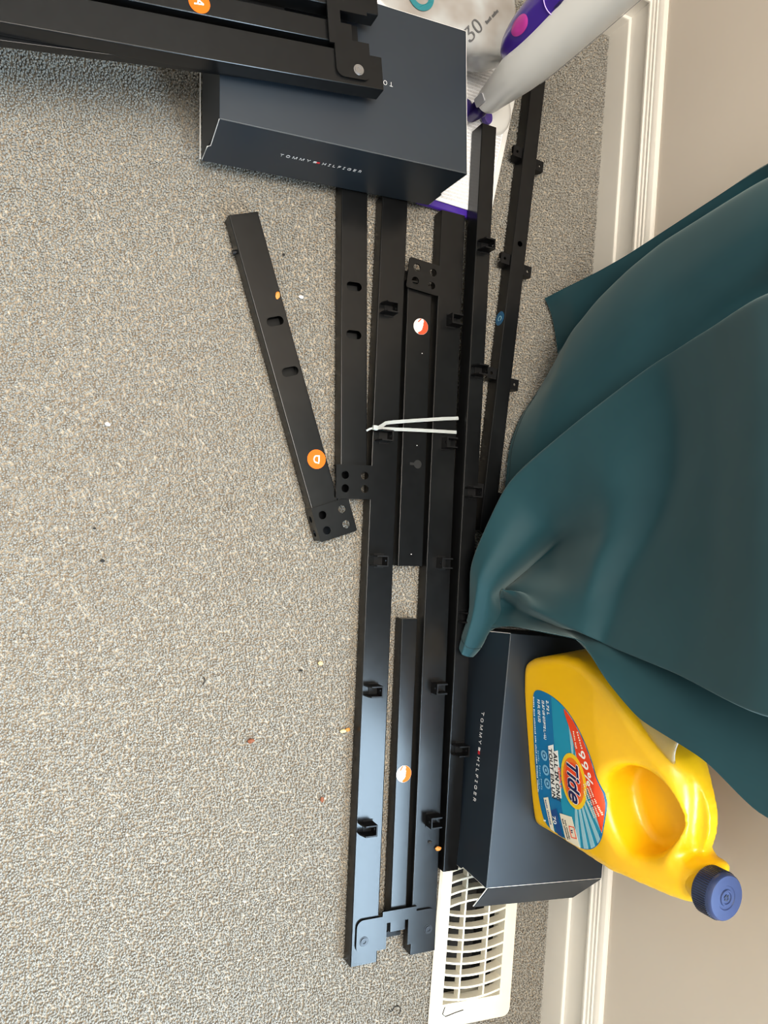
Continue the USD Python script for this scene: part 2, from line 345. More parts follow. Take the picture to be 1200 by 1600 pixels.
obj('plate_scratch', tube([(gx0 + .004, gy0 - .003, .0056), (gx0 + .001, gy0 - .012, .0056), (gx0 + .006, gy0 - .016, .0056), (gx0 + .022, gy0 - .013, .0056), (gx0 + .034, gy0 - .0115, .0056)], .0005, 6), 'lint_dark', reg, label='thin dark looped scratch on the plate')  # dark scratch on the plate, drawn as a thin line

# ------------------------------------------------------------------ metal bed rails
def rail_mesh(w, L, h, holes=(), slots=(), r=.0016):
    """rectangular tube along +y from the origin's corner, wall 1.5 mm, closed ends set with caps; slots pierce the top wall"""
    out = extr(rrect(0, w, 0, h, r, 3), L).rotate([90, 0, 0]).translate([0, L, 0])
    inn = MB(.0015, w - .0015, .004, L - .004, .0015, h - .0015)
    m = out - inn
    for (cx, cy, a, b) in slots:          # rounded slots, a x b, long axis across the rail
        m -= extr(rrect(cx - a / 2, cx + a / 2, cy - b / 2, cy + b / 2, min(a, b) / 2 * .98, 6), .02, h - .01)
    return m
def u_clip(side, tall=.017, flange=.020, gap=.0145, t=.0018):
    """slat holder: upright U of sheet metal, web with a hole, two tapering flanges pointing to -side"""
    web = MB(-t, 0, -gap / 2, gap / 2, 0, tall) - cyl(.0021, .02, (-.01, 0, tall * .68), 'x', 10)
    fl = extr(Polygon([(0, 0), (-flange, 0), (-flange, tall * .35), (-flange * .82, tall), (0, tall)]), t).rotate([90, 0, 0])
    m = web + fl.translate([0, -gap / 2 + t, 0]) + fl.translate([0, gap / 2, 0])
    foot = MB(-flange * .7, 0, -gap / 2 - .0025, gap / 2 + .0025, 0, .0008)
    m += foot
    return m if side > 0 else m.mirror([1, 0, 0])
def holed_plate(w, l, t, r=.003, hr=.0052, inset=(.013, .012)):
    m = extr(rrect(0, w, 0, l, r, 4), t)
    for cx in (inset[0], w - inset[0]):
        for cy in (inset[1], l - inset[1]): m -= cyl(hr, .02, (cx, cy, -.01), 'z', 20)
    return m
def weld(c):                               # little bright weld bead
    return tm(m3.Manifold.sphere(.0016, 8).scale([1, 1, .5]).translate(c))
def sticker(parent, c, r, material, letter=None, rot=0, ink='print_white', normal=None, label=None, lh=None):
    """round paper sticker with a printed letter, a part of the rail it is stuck to"""
    d = m3.Manifold.cylinder(.00025, r, r, 36)
    ring = m3.Manifold.cylinder(.00032, r * .94, r * .94, 36) - m3.Manifold.cylinder(.002, r * .88, r * .88, 36).translate([0, 0, -.001])
    M4 = np.eye(4) if normal is None else normal.copy()
    Rz = trimesh.transformations.rotation_matrix(math.radians(rot), [0, 0, 1]); T = trimesh.transformations.translation_matrix(c)
    s = obj('sticker', xf(tm(d), T @ M4), material, parent, label=label)
    if letter:
        t = meshkit.text_mesh(letter, lh or r * .80, .0002, True); t.apply_translation(-t.bounds.mean(0)); t.apply_translation([0, 0, .00035])
        obj('letter', xf(t, T @ M4 @ Rz), ink, s)
    return s

def remnant(st, c, r, material, rot):
    """the printed film left on a torn sticker: a ragged segment along one side"""
    yy = np.linspace(-1, 1, 15); xx = -.12 + np.array([.1, -.1, .05, .22, .30, .38, .36, .40, .38, .42, .36, .34, .40, .30, .2])
    q = Polygon([(x * r, y * r) for x, y in zip(xx, yy)] + [(2 * r, r), (2 * r, -r)]).intersection(Point(0, 0).buffer(r * .98, quad_segs=12))
    q = q.union(Polygon([(-.55 * r, .45 * r), (-.25 * r, .95 * r), (-.12 * r, .92 * r), (-.42 * r, .42 * r)]).intersection(Point(0, 0).buffer(r * .98)))
    m = flat_poly(affinity.rotate(q, rot, origin=(0, 0)), .00015); m.apply_translation([c[0], c[1], c[2] + .00025]); obj('print_remnant', m, material, st)
class Loc:
    """local frame of a rail: origin corner o, +y along direction d on the floor"""
    def __init__(s, p0, p1):
        d = (np.asarray(p1) - p0)[:2]; s.ang = math.degrees(math.atan2(d[1], d[0])) - 90; s.o = np.array([p0[0], p0[1], 0.0])
        a = math.radians(s.ang); s.ex = np.array([math.cos(a), math.sin(a)]); s.ey = np.array([-math.sin(a), math.cos(a)])
    def loc(s, px, py, z):
        q = at(px, py, z)[:2] - s.o[:2]; return np.array([q @ s.ex, q @ s.ey])

TOP = .022
# --- flat side frame: two long rails, a spacer rail and the end plate bolted across them
def frame_panel(label, origin, ang, z, L, clips, sticker_y, mid_len, torn_sticker, letter=None, x5=.0553):
    t = thing('bed_frame_panel', label, 'bed frame', (*origin[:2], z), ang)
    wr_, x2 = .0382, .0858
    for k, xx in enumerate((0, x2)):
        sk = lambda m, k=k, xx=xx: (m.rotate([0, 0, -.28]) if k else m).translate([xx, 0, 0])
        rl = obj('side_rail', tm(sk(rail_mesh(wr_, L, TOP))), 'black_metal', t, 20)
        for (yc, ok) in clips:
            if k == 0: c = u_clip(1).translate([.0232, yc, TOP])
            else: c = sk(u_clip(-1).translate([.0150, yc, TOP]))
            obj('slat_clip', tm(c), 'black_metal_dark', t, 20)
    md = obj('spacer_rail', tm(rail_mesh(.0238, mid_len, TOP - .002).translate([x5, .034, 0])), 'black_metal', t, 20)
    pl = extr(rrect(.006, .0485, .016, .058, .0095, 6).union(sbox(.030, .016, .0485, .058)).union(sbox(.042, .049, .092, .064)).union(rrect(.0800, .1205, .016, .058, .0095, 6)).union(sbox(.0800, .016, .096, .058)), .0028, TOP + .0003)
    pl -= cyl(.0037, .02, (.0165, .031, TOP - .01)); pl -= cyl(.0037, .02, (.1105, .031, TOP - .01))
    plp = obj('end_plate', pl, 'black_metal', t, 20)
    for bx in (.0165, .1105):
        b = cyl(.0046, .0016, (bx, .031, TOP + .0028), 'z', 24) - cyl(.0026, .01, (bx, .031, TOP + .0035), 'z', 6)
        b += m3.Manifold.cylinder(.0006, .0065, .0060, 24).translate([bx, .031, TOP + .0029]) - cyl(.0043, .01, (bx, .031, TOP))
        obj('bolt', b, 'bolt_steel' if letter else 'bolt_black', plp)
    obj('hook_tab', MB(.0553, .0790, .020, .0345, .003, .0055) - cyl(.003, .02, (.0585, .030, -.005)), 'black_metal_dark', t)
    st = sticker(t, (x5 + .0119, sticker_y, TOP - .0019), .0112, 'orange_sticker' if letter else 'torn_white', letter, 163, label=None if letter else 'half rubbed-off orange and white round sticker')
    if not letter: remnant(st, (x5 + .0119, sticker_y, TOP - .0019), .0112, 'torn_orange', 0)
    return t
p0, p1 = at(547, 1511.5, TOP), at(597, 325, TOP)
LP = Loc(p0, p1); Llong = np.linalg.norm((p1 - p0)[:2]) + .018
cl = [(LP.loc(px, py, TOP)[1], 1) for px, py in ((566, 1293), (577, 1078), (588, 876), (596, 682), (606, 484))]
ys5 = LP.loc(630, 1210, TOP)[1]
frame_panel('black metal bed frame panel on the carpet with a clip row on both long rails', LP.o, LP.ang, 0, Llong, cl, ys5, LP.loc(640, 967, TOP)[1] - .034, None)

# --- single rails
def single_rail(name, label, p0, p1, w, h, z=0.0, slots=(), bracket=None, tilt=None, L=None):
    q = Loc(p0, p1); L = L or np.linalg.norm((np.asarray(p1) - p0)[:2])
    t = thing(name, label, 'bed rail', (q.o[0], q.o[1], z), q.ang, tilt=tilt)
    rl = obj('tube', tm(rail_mesh(w, L, h, slots=slots)), 'black_metal', t, 20)
    for (cx, cy, a, b) in slots:
        obj('slot_shadow_plate', MB(cx - a / 2 - .001, cx + a / 2 + .001, cy - b / 2 - .001, cy + b / 2 + .001, .002, .004), 'hole_shade', t)
    return t, q, L
# D rail lying askew on the open carpet
a0, a1 = at(487, 797, TOP), at(357.3, 336.2, TOP)
qd = Loc(a0, a1)
sl = [(*qd.loc(px, py, TOP), .0225, .0115) for px, py in ((430, 502), (453.5, 580.5))]
tD, qd, LD = single_rail('short_rail', 'short black rail lying askew on the open carpet with an orange lettered sticker', a0, a1, .0385, TOP, slots=sl)
sx, sy = qd.loc(494.5, 717.5, TOP); sticker(tD, (sx, sy, TOP), .0125, 'orange_sticker', 'D', 180 - qd.ang)
br = holed_plate(.0530, .0455, .0022, hr=.0053, inset=(.0125, .0125)).translate([-.001, -.043, TOP + .0002])
br += MB(-.001, .0012, -.041, .002, .0002, TOP + .002) - cyl(.0045, .01, (-.004, -.012, TOP * .5), 'x', 16) - cyl(.0045, .01, (-.004, -.031, TOP * .5), 'x', 16)
br += MB(-.001, .0400, .0, .0022, .0002, TOP + .0008) + MB(.001, .027, -.041, .001, .0003, .003)  # includes a black base plate added to darken the left holes
obj('corner_bracket', tm(br), 'black_metal', tD, 30, label='corner bracket with four round holes')
obj('bolt', cyl(.003, .006, (-.005, LD - .042, .011), 'x', 12), 'bolt_black', tD)
# second slotted rail, tucked under the box
a0, a1 = at(532, 737, TOP), at(533.5, 300, TOP)
a1 = a0 + (a1 - a0) * ((np.linalg.norm(a1 - a0) + .05) / np.linalg.norm(a1 - a0))
qs = Loc(a0, a1)
sl = [(*qs.loc(px, py, TOP), .0215, .0115) for px, py in ((553.5, 447.5), (553, 523))]
tS, qs, LS = single_rail('short_rail', 'straight black rail with two slots, its far end under the shoe box', a0, a1, .0375, TOP, slots=sl)
bx_ = qs.loc(525.5, 779, TOP + .006)
br = holed_plate(.0525, .0445, .0022, hr=.0053, inset=(.0125, .0135)).translate([bx_[0], bx_[1], TOP + .0035])
br += MB(bx_[0], bx_[0] + .0475, bx_[1] + .0425, bx_[1] + .0445, TOP - .006, TOP + .004)
br += MB(bx_[0], bx_[0] + .036, bx_[1], bx_[1] + .0022, .0003, TOP + .004) + MB(bx_[0] + .0095, bx_[0] + .036, bx_[1], bx_[1] + .0445, .0003, .003)
obj('corner_bracket', tm(br), 'black_metal', tS, 30, label='corner bracket with four round holes')
# rail lying between the long rails, bracket at its far end
a0, a1 = at(622, 884, TOP), at(638, 440, TOP)
tM, qm, LM = single_rail('short_rail', 'black rail wedged between the two long rails with a torn red round sticker', a0, a1, .0375, TOP - .001)
sx, sy = qm.loc(658, 510, TOP); st = sticker(tM, (sx, sy, TOP - .001), .0112, 'torn_white', label='torn red and white round sticker'); remnant(st, (sx, sy, TOP - .001), .0112, 'torn_red', -12)
bx_ = qm.loc(634.5, 448, TOP + .004)
br = holed_plate(.0505, .0425, .0022, hr=.0053, inset=(.0125, .0120)).rotate([0, 0, -5.5]).translate([bx_[0], bx_[1], TOP + .0022])
br += MB(bx_[0] + .002, bx_[0] + .038, LM, LM + .0022, .0003, TOP + .002) + MB(bx_[0] + .004, bx_[0] + .040, LM + .001, LM + .022, .0003, .003)  # includes an under-plate added so the bracket holes look dark
obj('corner_bracket', tm(br), 'black_metal', tM, 30, label='corner bracket with four round holes')
hx, hy = qm.loc(650, 725, TOP); obj('keyhole_shade', extr(Point(0, 0).buffer(.0058).union(sbox(-.012, -.0018, 0, .0018)), .0004).translate([hx + .003, hy, TOP - .0011]), 'hole_shade', tM)  # flat dark patch, painted shade of the keyhole opening
for px, py in ((660, 552), (652, 696), (643, 866)):
    hx, hy = qm.loc(px, py, TOP); obj('paint_chip', cyl(.0008, .0003, (hx, hy, TOP - .001), 'z', 8), 'print_silver', tM)

# --- square slat rails at the wall side
SQ = .0240
def clip_side(side, t=.0018):
    """clip welded to a rail's flank: web on top with a hole, flanges hanging down"""
    web = MB(0, .0150, -.008, .008, .0150, .0150 + t) - cyl(.0022, .02, (.0085, 0, .005), 'z', 10)
    fl = extr(Polygon([(0, 0), (.008, -.0005), (.0150, .0100), (.0150, .0160), (0, .0160)]), t).rotate([90, 0, 0])
    m = web + fl.translate([0, -.008 + t, 0]) + fl.translate([0, .008, 0])
    return m if side > 0 else m.mirror([1, 0, 0])
S7 = .028
a0, a1 = at(692.5, 1362, S7 + .0012), at(753.5, 191.7, S7 + .0149)
q7 = Loc(a0, a1); L7 = float(np.linalg.norm(a1 - a0)); tilt7 = math.degrees(math.asin(.0137 / L7))
t7 = thing('slat_rail', 'long square black rail ending at the floor vent, one row of clips on top', 'bed rail', (*q7.o[:2], 0.0012), q7.ang, tilt=tilt7)
obj('tube', tm(rail_mesh(SQ, L7, S7)), 'black_metal', t7, 20)
for px, py in ((752, 393), (745, 584), (734, 770), (722, 962), (709, 1167)):
    y = q7.loc(px, py, SQ)[1]; obj('slat_clip', tm(u_clip(1, flange=.019).translate([.0215, y, S7])), 'black_metal_dark', t7, 20)
a0, a1 = at(757, 765, SQ), at(839, 60, SQ)
d_ = (a1 - a0) / np.linalg.norm(a1 - a0); a0 = a0 - d_ * .058
q8 = Loc(a0, a1); L8 = float(np.linalg.norm(a1 - a0))
t8 = thing('slat_rail', 'angled square black rail with clips on both sides and a round blue sticker', 'bed rail', (*q8.o[:2], 0), q8.ang)
m8 = rail_mesh(SQ, L8, SQ); hx, hy = q8.loc(812.5, 381, SQ); m8 -= cyl(.0042, .02, (hx, hy, SQ - .01), 'z', 18)
obj('tube', tm(m8), 'black_metal', t8, 20)
obj('hole_shade_plate', MB(hx - .006, hx + .006, hy - .006, hy + .006, .002, .004), 'hole_shade', t8)  # dark plate set inside the tube as the shade of the hole
for px, py in ((828, 246), (802, 410), (784, 590), (760, 770)):
    y = q8.loc(px, py, SQ)[1]
    obj('slat_clip', tm(clip_side(1).translate([SQ, y - .004, .0035])), 'black_metal_dark', t8, 20)
    obj('slat_clip', tm(clip_side(-1).translate([0, y + .004, .0035])), 'black_metal_dark', t8, 20)
hx, hy = q8.loc(779, 497, SQ * .5); N4 = frame4((0, 0, 0), (0, -1, 0), (0, 0, 1))
sticker(t8, (-.0003, hy, SQ * .5), .0105, 'blue_sticker', 'C', 0, 'ink_pale', N4, label='round blue sticker')

# --- the panel resting on the shoe box
BOXZ, BOXH = TOP + .0028, .103
PZ = BOXZ + BOXH + .0122
e0, e1 = at(599.5, 141, PZ + TOP), at(0, 34.5, PZ + TOP)
QA = Loc(e0, e1)
sy = QA.loc(312, 2, PZ + TOP)[1]
frame_panel('black metal frame panel with orange lettered sticker lying on the shoe box top', QA.o, QA.ang, PZ, 1.0, (), sy, .9, None, 'A', .0468)

b0, b1 = at(452, 131, BOXZ + BOXH + .0004), at(0, 73.5, BOXZ + BOXH + .0004)
qb = Loc(b0, b1)
tb_ = thing('flat_panel', 'flat black panel under the lettered frame panel, showing below its front rail', 'bed frame', (*qb.o[:2], BOXZ + BOXH + .0002), qb.ang)
obj('sheet', tm(extr(rrect(0, .108, 0, .0116, .0004, 2), .9).rotate([90, 0, 0]).translate([0, .9, 0])), 'black_metal', tb_, 20)

# ------------------------------------------------------------------ shoe boxes
def shoe_box(label, corner, ang, L, W, Hh, z, text_u, text_v, top_text, flare, text_w=.105):
    """local: x along the front (0..L), y to the back (0..W); front face at y = 0"""
    t = thing('shoe_box', label, 'box', (*corner[:2], z), ang)
    c = .0015
    obj('body', tm(rbox(c, L - c, c, W - c, 0, Hh - c, .0008, 6)), 'navy_card_inside', t)
    lid = obj('lid', tm(rbox(0, L, -.0002, W, Hh - .0016, Hh, .0007, 6)), 'navy_card', t)
    fr = extr(Polygon([(.0015, .002), (L - .0015, .002), (L - .0008, Hh * .36), (L - .004, Hh * .40), (L - .0002, Hh), (.0002, Hh), (.004, Hh * .40), (.0008, Hh * .36)]), .0014).rotate([90, 0, 0]).translate([0, .0004, 0])
    obj('front_flap', fr, 'navy_card', lid)
    for s, x in ((0, 0), (1, L)):
        edge = [(.0015, .004), (.0008, Hh * .36), (.004, Hh * .40), (.0004, Hh - .001)]
        pts = [((x + (-1 if s == 0 else 1) * .0003 + (e[0] if s == 0 else -e[0])), -.0003, e[1]) for e in edge]
        obj('raw_edge', tube(pts, .00075, 5), 'card_edge', lid, label='pale raw cardboard edge')
    obj('worn_edge', tube([(.001, .0002, Hh - .0003), (L - .001, .0002, Hh - .0003)], .0006, 5), 'card_worn', lid)
    obj('raw_edge', tube([(-.0006, .001, .0010), (-.0006, W - .002, .0010)], .0008, 5), 'card_edge', t, label='pale raw cardboard edge')
    obj('raw_edge', tube([(.002, W - .0002, Hh), (L - .0012, W - .0002, Hh), (L - .0002, W - .0012, Hh), (L - .0002, .002, Hh)], .00045, 5), 'card_edge', lid, label='pale raw cardboard edge')
    obj('perforation', trimesh.util.concatenate([xf(trimesh.creation.box((.0004, .004, .0006)), trimesh.transformations.translation_matrix((c - .0001, W * .42 + .0075 * k, Hh * .55))) for k in range(9)]), 'card_worn', t)
    if flare:
        fw, dz, dx = W - .004, -.028, .034
        pts = np.array([[L, .002, Hh - .0008], [L, W - .002, Hh - .0008], [L + dx, W - .024, Hh + dz], [L + dx, .0015, Hh + dz]])
        q = np.vstack([pts, pts + [.0008, 0, .0014]]); f = [[0, 1, 2, 3], [7, 6, 5, 4], [0, 4, 5, 1], [1, 5, 6, 2], [2, 6, 7, 3], [3, 7, 4, 0]]
        m = trimesh.Trimesh(*meshkit.arrays((q, f))[:2]); m.fix_normals(); obj('end_flap', m, 'navy_card', lid)
        obj('raw_edge', tube([pts[0] + [0, -.0006, 0], pts[3] + [0, -.0006, 0]], .0008, 5), 'card_edge', lid, label='pale raw cardboard edge')
    h = .0072 * text_w / .105; a, wa = spaced_text('TOMMY', h, h * .62); b, wb = spaced_text('HILFIGER', h, h * .62)
    gap = h * 2.9; tot = wa + gap + wb; k = text_w / tot
    flagw = sbox(wa + h * .75, h * .12, wa + h * 1.5, h * .82); flagr = sbox(wa + h * 1.5, h * .12, wa + h * 2.25, h * .82)
    b.apply_translation([wa + gap, 0, 0])
    def place(m, flip=None):
        m = m.copy(); m.vertices[:, :2] *= k; return m
    M4 = frame4((text_u - text_w / 2, -.00125, text_v), (1, 0, 0), (0, 0, 1))
    obj('lettering', xf(place(trimesh.util.concatenate([a, b])), M4), 'print_silver', lid)
    obj('flag_white', xf(place(flat_poly(flagw)), M4), 'print_silver', lid); obj('flag_red', xf(place(flat_poly(flagr)), M4), 'print_red', lid)
    if top_text is not None:
        M4 = frame4((top_text[0], top_text[1], Hh), (-1, 0, 0), (0, -1, 0))
        obj('lettering', xf(place(trimesh.util.concatenate([a, b])), M4), 'print_silver', lid)
        obj('flag_white', xf(place(flat_poly(flagw)), M4), 'print_silver', lid); obj('flag_red', xf(place(flat_poly(flagr)), M4), 'print_red', lid)
    return t
zt = BOXZ + BOXH
A, B, C = at(343, 185, zt), at(730, 271, zt), at(733, 50, zt)
LA, WA = np.linalg.norm((B - A)[:2]), np.linalg.norm((C - B)[:2]); angA = math.degrees(math.atan2(*(B - A)[:2][::-1]))
QB = Loc(A, A + np.array([-math.sin(math.radians(angA)), math.cos(math.radians(angA)), 0]))
tp = QB.loc(613.5, 129, zt)
tx = QB.loc(525, 225, zt)
shoe_box('navy shoe box lying across the black rails, its lid under the frame panel', A, angA, LA, WA, BOXH, BOXZ, tx[0] - .0, .052, (tp[0], tp[1]), False)
zt2 = .104
A2, B2 = at(798, 990, zt2), at(760.5, 1388, zt2)
C2 = at(946, 1378, zt2)
LB = np.linalg.norm((B2 - A2)[:2]); angB = math.degrees(math.atan2(*(B2 - A2)[:2][::-1]))
WB = .1865
shoe_box('navy shoe box beside the wall with the yellow jug standing on it', A2, angB, LB, WB, zt2 - .0062, .0062, LB * .525, .049, None, True, .118)

# ------------------------------------------------------------------ detergent jug
jb0, jb1 = at(819, 1040, zt2 + .004), at(837, 1288, zt2 + .004)
eu = (jb1 - jb0); eu[2] = 0; JW = np.linalg.norm(eu); eu /= JW; ev = np.array([0, 0, 1.0]); ew = np.cross(eu, ev)   # ew points to the room
JO = jb0.copy(); JO[2] = zt2 + .0006                       # front lower left corner of the jug
def juv(px, py):                                           # front plane of the jug -> local (u, v)
    r = ray(px, py); t = ((JO - EYE) @ ew) / (r @ ew); q = EYE + t * r - JO; return np.array([q @ eu, q @ ev])
jug = thing('detergent_jug', 'yellow laundry detergent jug with a navy cap standing on the shoe box', 'jug', JO, math.degrees(math.atan2(eu[1], eu[0])))
J = lambda pts: [tuple(juv(*p)) for p in pts]
def chaikin(poly, n=3):                                   # rounds the corners of an outline
    c = np.array(poly.exterior.coords)[:-1]
    for _ in range(n):
        d = np.roll(c, -1, 0); c = np.stack([.75 * c + .25 * d, .25 * c + .75 * d], 1).reshape(-1, 2)
    return Polygon(c)
def jc(px, py, dep):
    r = ray(px, py); o = JO - ew * dep; t = ((o - EYE) @ ew) / (r @ ew); q = EYE + t * r - JO; return np.array([q @ eu, q @ ev])
body = Polygon([tuple(jc(*p, .004 if p[0] < 860 else float(np.interp(p[0], (860, 930, 1085), (.004, .012, .042))) if p[1] > 1310 and p[1] - 1310 > (p[0] - 1093) * .9 and p[0] != 1093 else .056)) for p in ([(818, 1050), (820, 1036), (834, 1026), (880, 1019), (940, 1012), (985, 1040), (1020, 1085), (1050, 1130), (1075, 1160), (1092, 1186), (1099, 1215), (1101, 1250), (1099, 1290), (1093, 1330),
                  (1108, 1346), (1126, 1366), (1104, 1404), (1088, 1410), (1050, 1388), (1005, 1368), (968, 1357), (930, 1340), (885, 1314), (836, 1289), (826, 1235), (819, 1160), (816, 1100)])]).buffer(0)
hole = Polygon([tuple(jc(*p, .022)) for p in [(962, 1215), (977, 1197), (1000, 1192), (1026, 1210), (1045, 1238), (1056, 1268), (1056, 1300), (1044, 1326), (1022, 1338), (995, 1328), (976, 1295), (964, 1250)]]).buffer(0)
body = chaikin(body.buffer(.006).buffer(-.012).buffer(.006).simplify(.0012)); hole = chaikin(hole)
JD, JR, GS = .046, .017, .001
bx0, by0, bx1, by1 = body.bounds; pad = .012
gxs = np.arange(bx0 - pad, bx1 + pad, GS); gys = np.arange(by0 - pad, by1 + pad, GS)
GX, GY = np.meshgrid(gxs, gys, indexing='ij')
inside = shapely.contains_xy(body.difference(hole), GX, GY)
D2 = (distance_transform_edt(inside) - distance_transform_edt(~inside)) * GS
D2 = gaussian_filter(D2, 2.2)
def half(v):                                               # half depth falls towards the handle
    return JD - .016 * np.clip((v - .135) / .10, 0, 1) ** 1.4 - .004 * np.clip((v - .23) / .06, 0, 1)
def d2(u, v):
    return map_coordinates(D2, [(np.asarray(u) - gxs[0]) / GS, (np.asarray(v) - gys[0]) / GS], order=1, mode='nearest')
def rad(v): return JR - .004 + .010 * np.clip((v - .175) / .05, 0, 1)
def surf(u, v):                                            # outward position of the front skin, measured from the front plane
    d, r = d2(u, v), rad(v); e = np.clip(r - d, 0, r)
    return half(v) - JD - (r - np.sqrt(np.maximum(r * r - e * e, 0)))
EL = .0027
hcx, hcy = hole.centroid.coords[0]; 
hin = shapely.contains_xy(hole, GX, GY); HD = (distance_transform_edt(hin) - distance_transform_edt(~hin)) * GS
bu = np.arange(bx0 - .006, bx1 + .006, EL)
def sdf(x, y, z):
    i, j = (x - gxs[0]) / GS, (y - gys[0]) / GS
    i = min(max(i, 0), len(gxs) - 2.001); j = min(max(j, 0), len(gys) - 2.001); a, b = int(i), int(j); p, q = i - a, j - b
    d = (D2[a, b] * (1 - p) + D2[a + 1, b] * p) * (1 - q) + (D2[a, b + 1] * (1 - p) + D2[a + 1, b + 1] * p) * q
    r = JR - .004 + .010 * min(max((y - .175) / .05, 0), 1)
    h = JD - .016 * min(max((y - .135) / .10, 0), 1) ** 1.4 - .004 * min(max((y - .23) / .06, 0), 1)
    q1, q2 = r - d, abs(z) - h + r
    m = max(q1, q2)
    s = (m if m < 0 else math.hypot(max(q1, 0), max(q2, 0))) - r
    w = abs(z + .012) - .007                      # the pinched web that closes the grip
    if w < .012:
        w = max(w, -HD[a, b] - .017); k = max(.014 - abs(s - w), 0) / .014; s = min(s, w) - k * k * .0035
    return -s
jm = m3.Manifold.level_set(sdf, [bx0 - .006, by0 - .006, -JD - .006, bx1 + .006, by1 + .006, JD + .006], EL, 0.0)
jm = tm(jm); jm = trimesh.Trimesh(jm.vertices, jm.faces)
jm = trimesh.smoothing.filter_taubin(jm, iterations=14)
# local frame: x = u, z = v, y = depth (front at y = 0 going back)
jv = jm.vertices.copy(); jm.vertices = np.stack([jv[:, 0], JD - jv[:, 2], np.maximum(jv[:, 1], .0002)], 1)

jm.fix_normals()
obj('body', jm, 'jug_yellow', jug, True)
def print_on(poly_or_mesh, lift, material, name='print', parent=None, label=None):
    m = poly_or_mesh if isinstance(poly_or_mesh, trimesh.Trimesh) else flat_poly(poly_or_mesh, .0002)
    if not isinstance(poly_or_mesh, trimesh.Trimesh):
        v_, f_ = trimesh.remesh.subdivide_to_size(m.vertices, m.faces, .008); m = trimesh.Trimesh(v_, f_, process=False)
    v = m.vertices.copy(); w = surf(v[:, 0], v[:, 1])
    m = trimesh.Trimesh(np.stack([v[:, 0], -w - lift - v[:, 2], v[:, 1]], 1), m.faces, process=False); m.fix_normals()
    return obj(name, m, material, parent or jug, label=label)
LBL = Polygon(J([(833, 1092), (835, 1080), (843, 1077), (865, 1088), (886, 1108), (905, 1138), (925, 1185), (938, 1235), (944, 1280), (942, 1310), (930, 1326), (914, 1328), (895, 1318), (870, 1302), (853, 1288), (845, 1262), (838, 1215), (834, 1150)])).buffer(.003).buffer(-.003)
LBL = chaikin(LBL.simplify(.0008), 2)
lab = print_on(LBL, .0005, 'ink_blue', 'front_label', label='blue front label with red wedge and sunburst')
cx, cy = juv(898, 1212)
RB = []
for a in (118, 132, 147, 162, 176):
    a0_, a1_ = math.radians(a), math.radians(a + 7); RB.append(Polygon([(cx, cy), (cx + .14 * math.cos(a0_), cy + .14 * math.sin(a0_)), (cx + .14 * math.cos(a1_), cy + .14 * math.sin(a1_))]))
for a in (2, 12, 22, 33, 45):
    a0_, a1_ = math.radians(a - 6), math.radians(a); RB.append(Polygon([(cx, cy), (cx + .16 * math.cos(a0_), cy + .16 * math.sin(a0_)), (cx + .16 * math.cos(a1_), cy + .16 * math.sin(a1_))]))
glow = Polygon(J([(862, 1088), (886, 1108), (944, 1280), (930, 1326), (905, 1323), (880, 1270), (872, 1215), (866, 1150)]))
inner = LBL.buffer(-.0008)
print_on(glow.intersection(inner), .0008, 'ink_teal', 'print', lab)
print_on(shapely.union_all(RB).intersection(inner), .0011, 'ink_pale', 'print', lab)
wedge = Polygon(J([(880, 1105), (888, 1110), (905, 1138), (926, 1185), (939, 1235), (945, 1282), (943, 1305), (938, 1290), (922, 1240), (905, 1195), (896, 1150)]))
wedge = chaikin(wedge, 2)
print_on(wedge.intersection(inner), .0014, 'ink_red', 'print', lab)
def text_on(text, p, height, material, lift=.0020, bold=True, slant=0, width=None, dirpix=None):
    """p: frame position of the baseline start; reads along the jug's width"""
    m = meshkit.text_mesh(text, height, .0002, bold) if isinstance(text, str) else tiny_print(text, height)
    u, v = juv(*p)
    if width: m.vertices[:, 0] *= width / m.bounds[1, 0]
    if slant: m.vertices[:, 0] += m.vertices[:, 1] * slant
    if dirpix is not None:
        u2, v2 = juv(*dirpix); a = math.atan2(v2 - v, u2 - u); m.apply_transform(trimesh.transformations.rotation_matrix(a, [0, 0, 1]))
    m.apply_translation([u, v, 0])
    return print_on(m, lift, material, 'lettering', lab)
# logo
e0_, e1_ = juv(907, 1187), juv(901, 1253); ec = np.array(juv(898, 1220))
def ell(du, dv, rot=0): return affinity.translate(affinity.rotate(affinity.scale(Point(0, 0).buffer(1, quad_segs=16), du, dv), rot), *ec)
print_on(ell(.0335, .0235), .0017, 'ink_yellow', 'print', lab); print_on(ell(.0280, .0190), .0020, 'ink_orange', 'print', lab); print_on(ell(.0225, .0145), .0023, 'ink_red', 'print', lab)
for mtl, lf, s in (('ink_white', .0026, .06), ('ink_navy', .0030, 0)):
    m = meshkit.text_mesh('Tide', .0200, .0002, True); m.vertices[:, 0] *= .052 / m.bounds[1, 0]
    m.vertices[:, 0] += m.vertices[:, 1] * .25; m.apply_translation([-.0275, -.009, 0])
    if s:
        q = [m.copy() for _ in range(4)]
        for k, (dx, dy) in enumerate(((.0011, 0), (-.0011, 0), (0, .0011), (0, -.0011))): q[k].apply_translation([dx, dy, 0])
        m = trimesh.util.concatenate(q)
    m.apply_translation([*ec, 0]); print_on(m, lf, mtl, 'lettering', lab)
pu = lambda a, b, c, d: Polygon(J([(a, b), (c, b), (c, d), (a, d)]))
print_on(Polygon(J([(858, 1165), (866, 1163), (872, 1246), (864, 1245)])), .0014, 'ink_white', 'print', lab)
print_on(Polygon(J([(866, 1174), (873, 1172), (879, 1247), (872, 1248)])), .0014, 'ink_white', 'print', lab)
text_on('ALL IN ONE', (866.5, 1175), .0068, 'ink_black', .0018, True, 0, .060, (872, 1246))
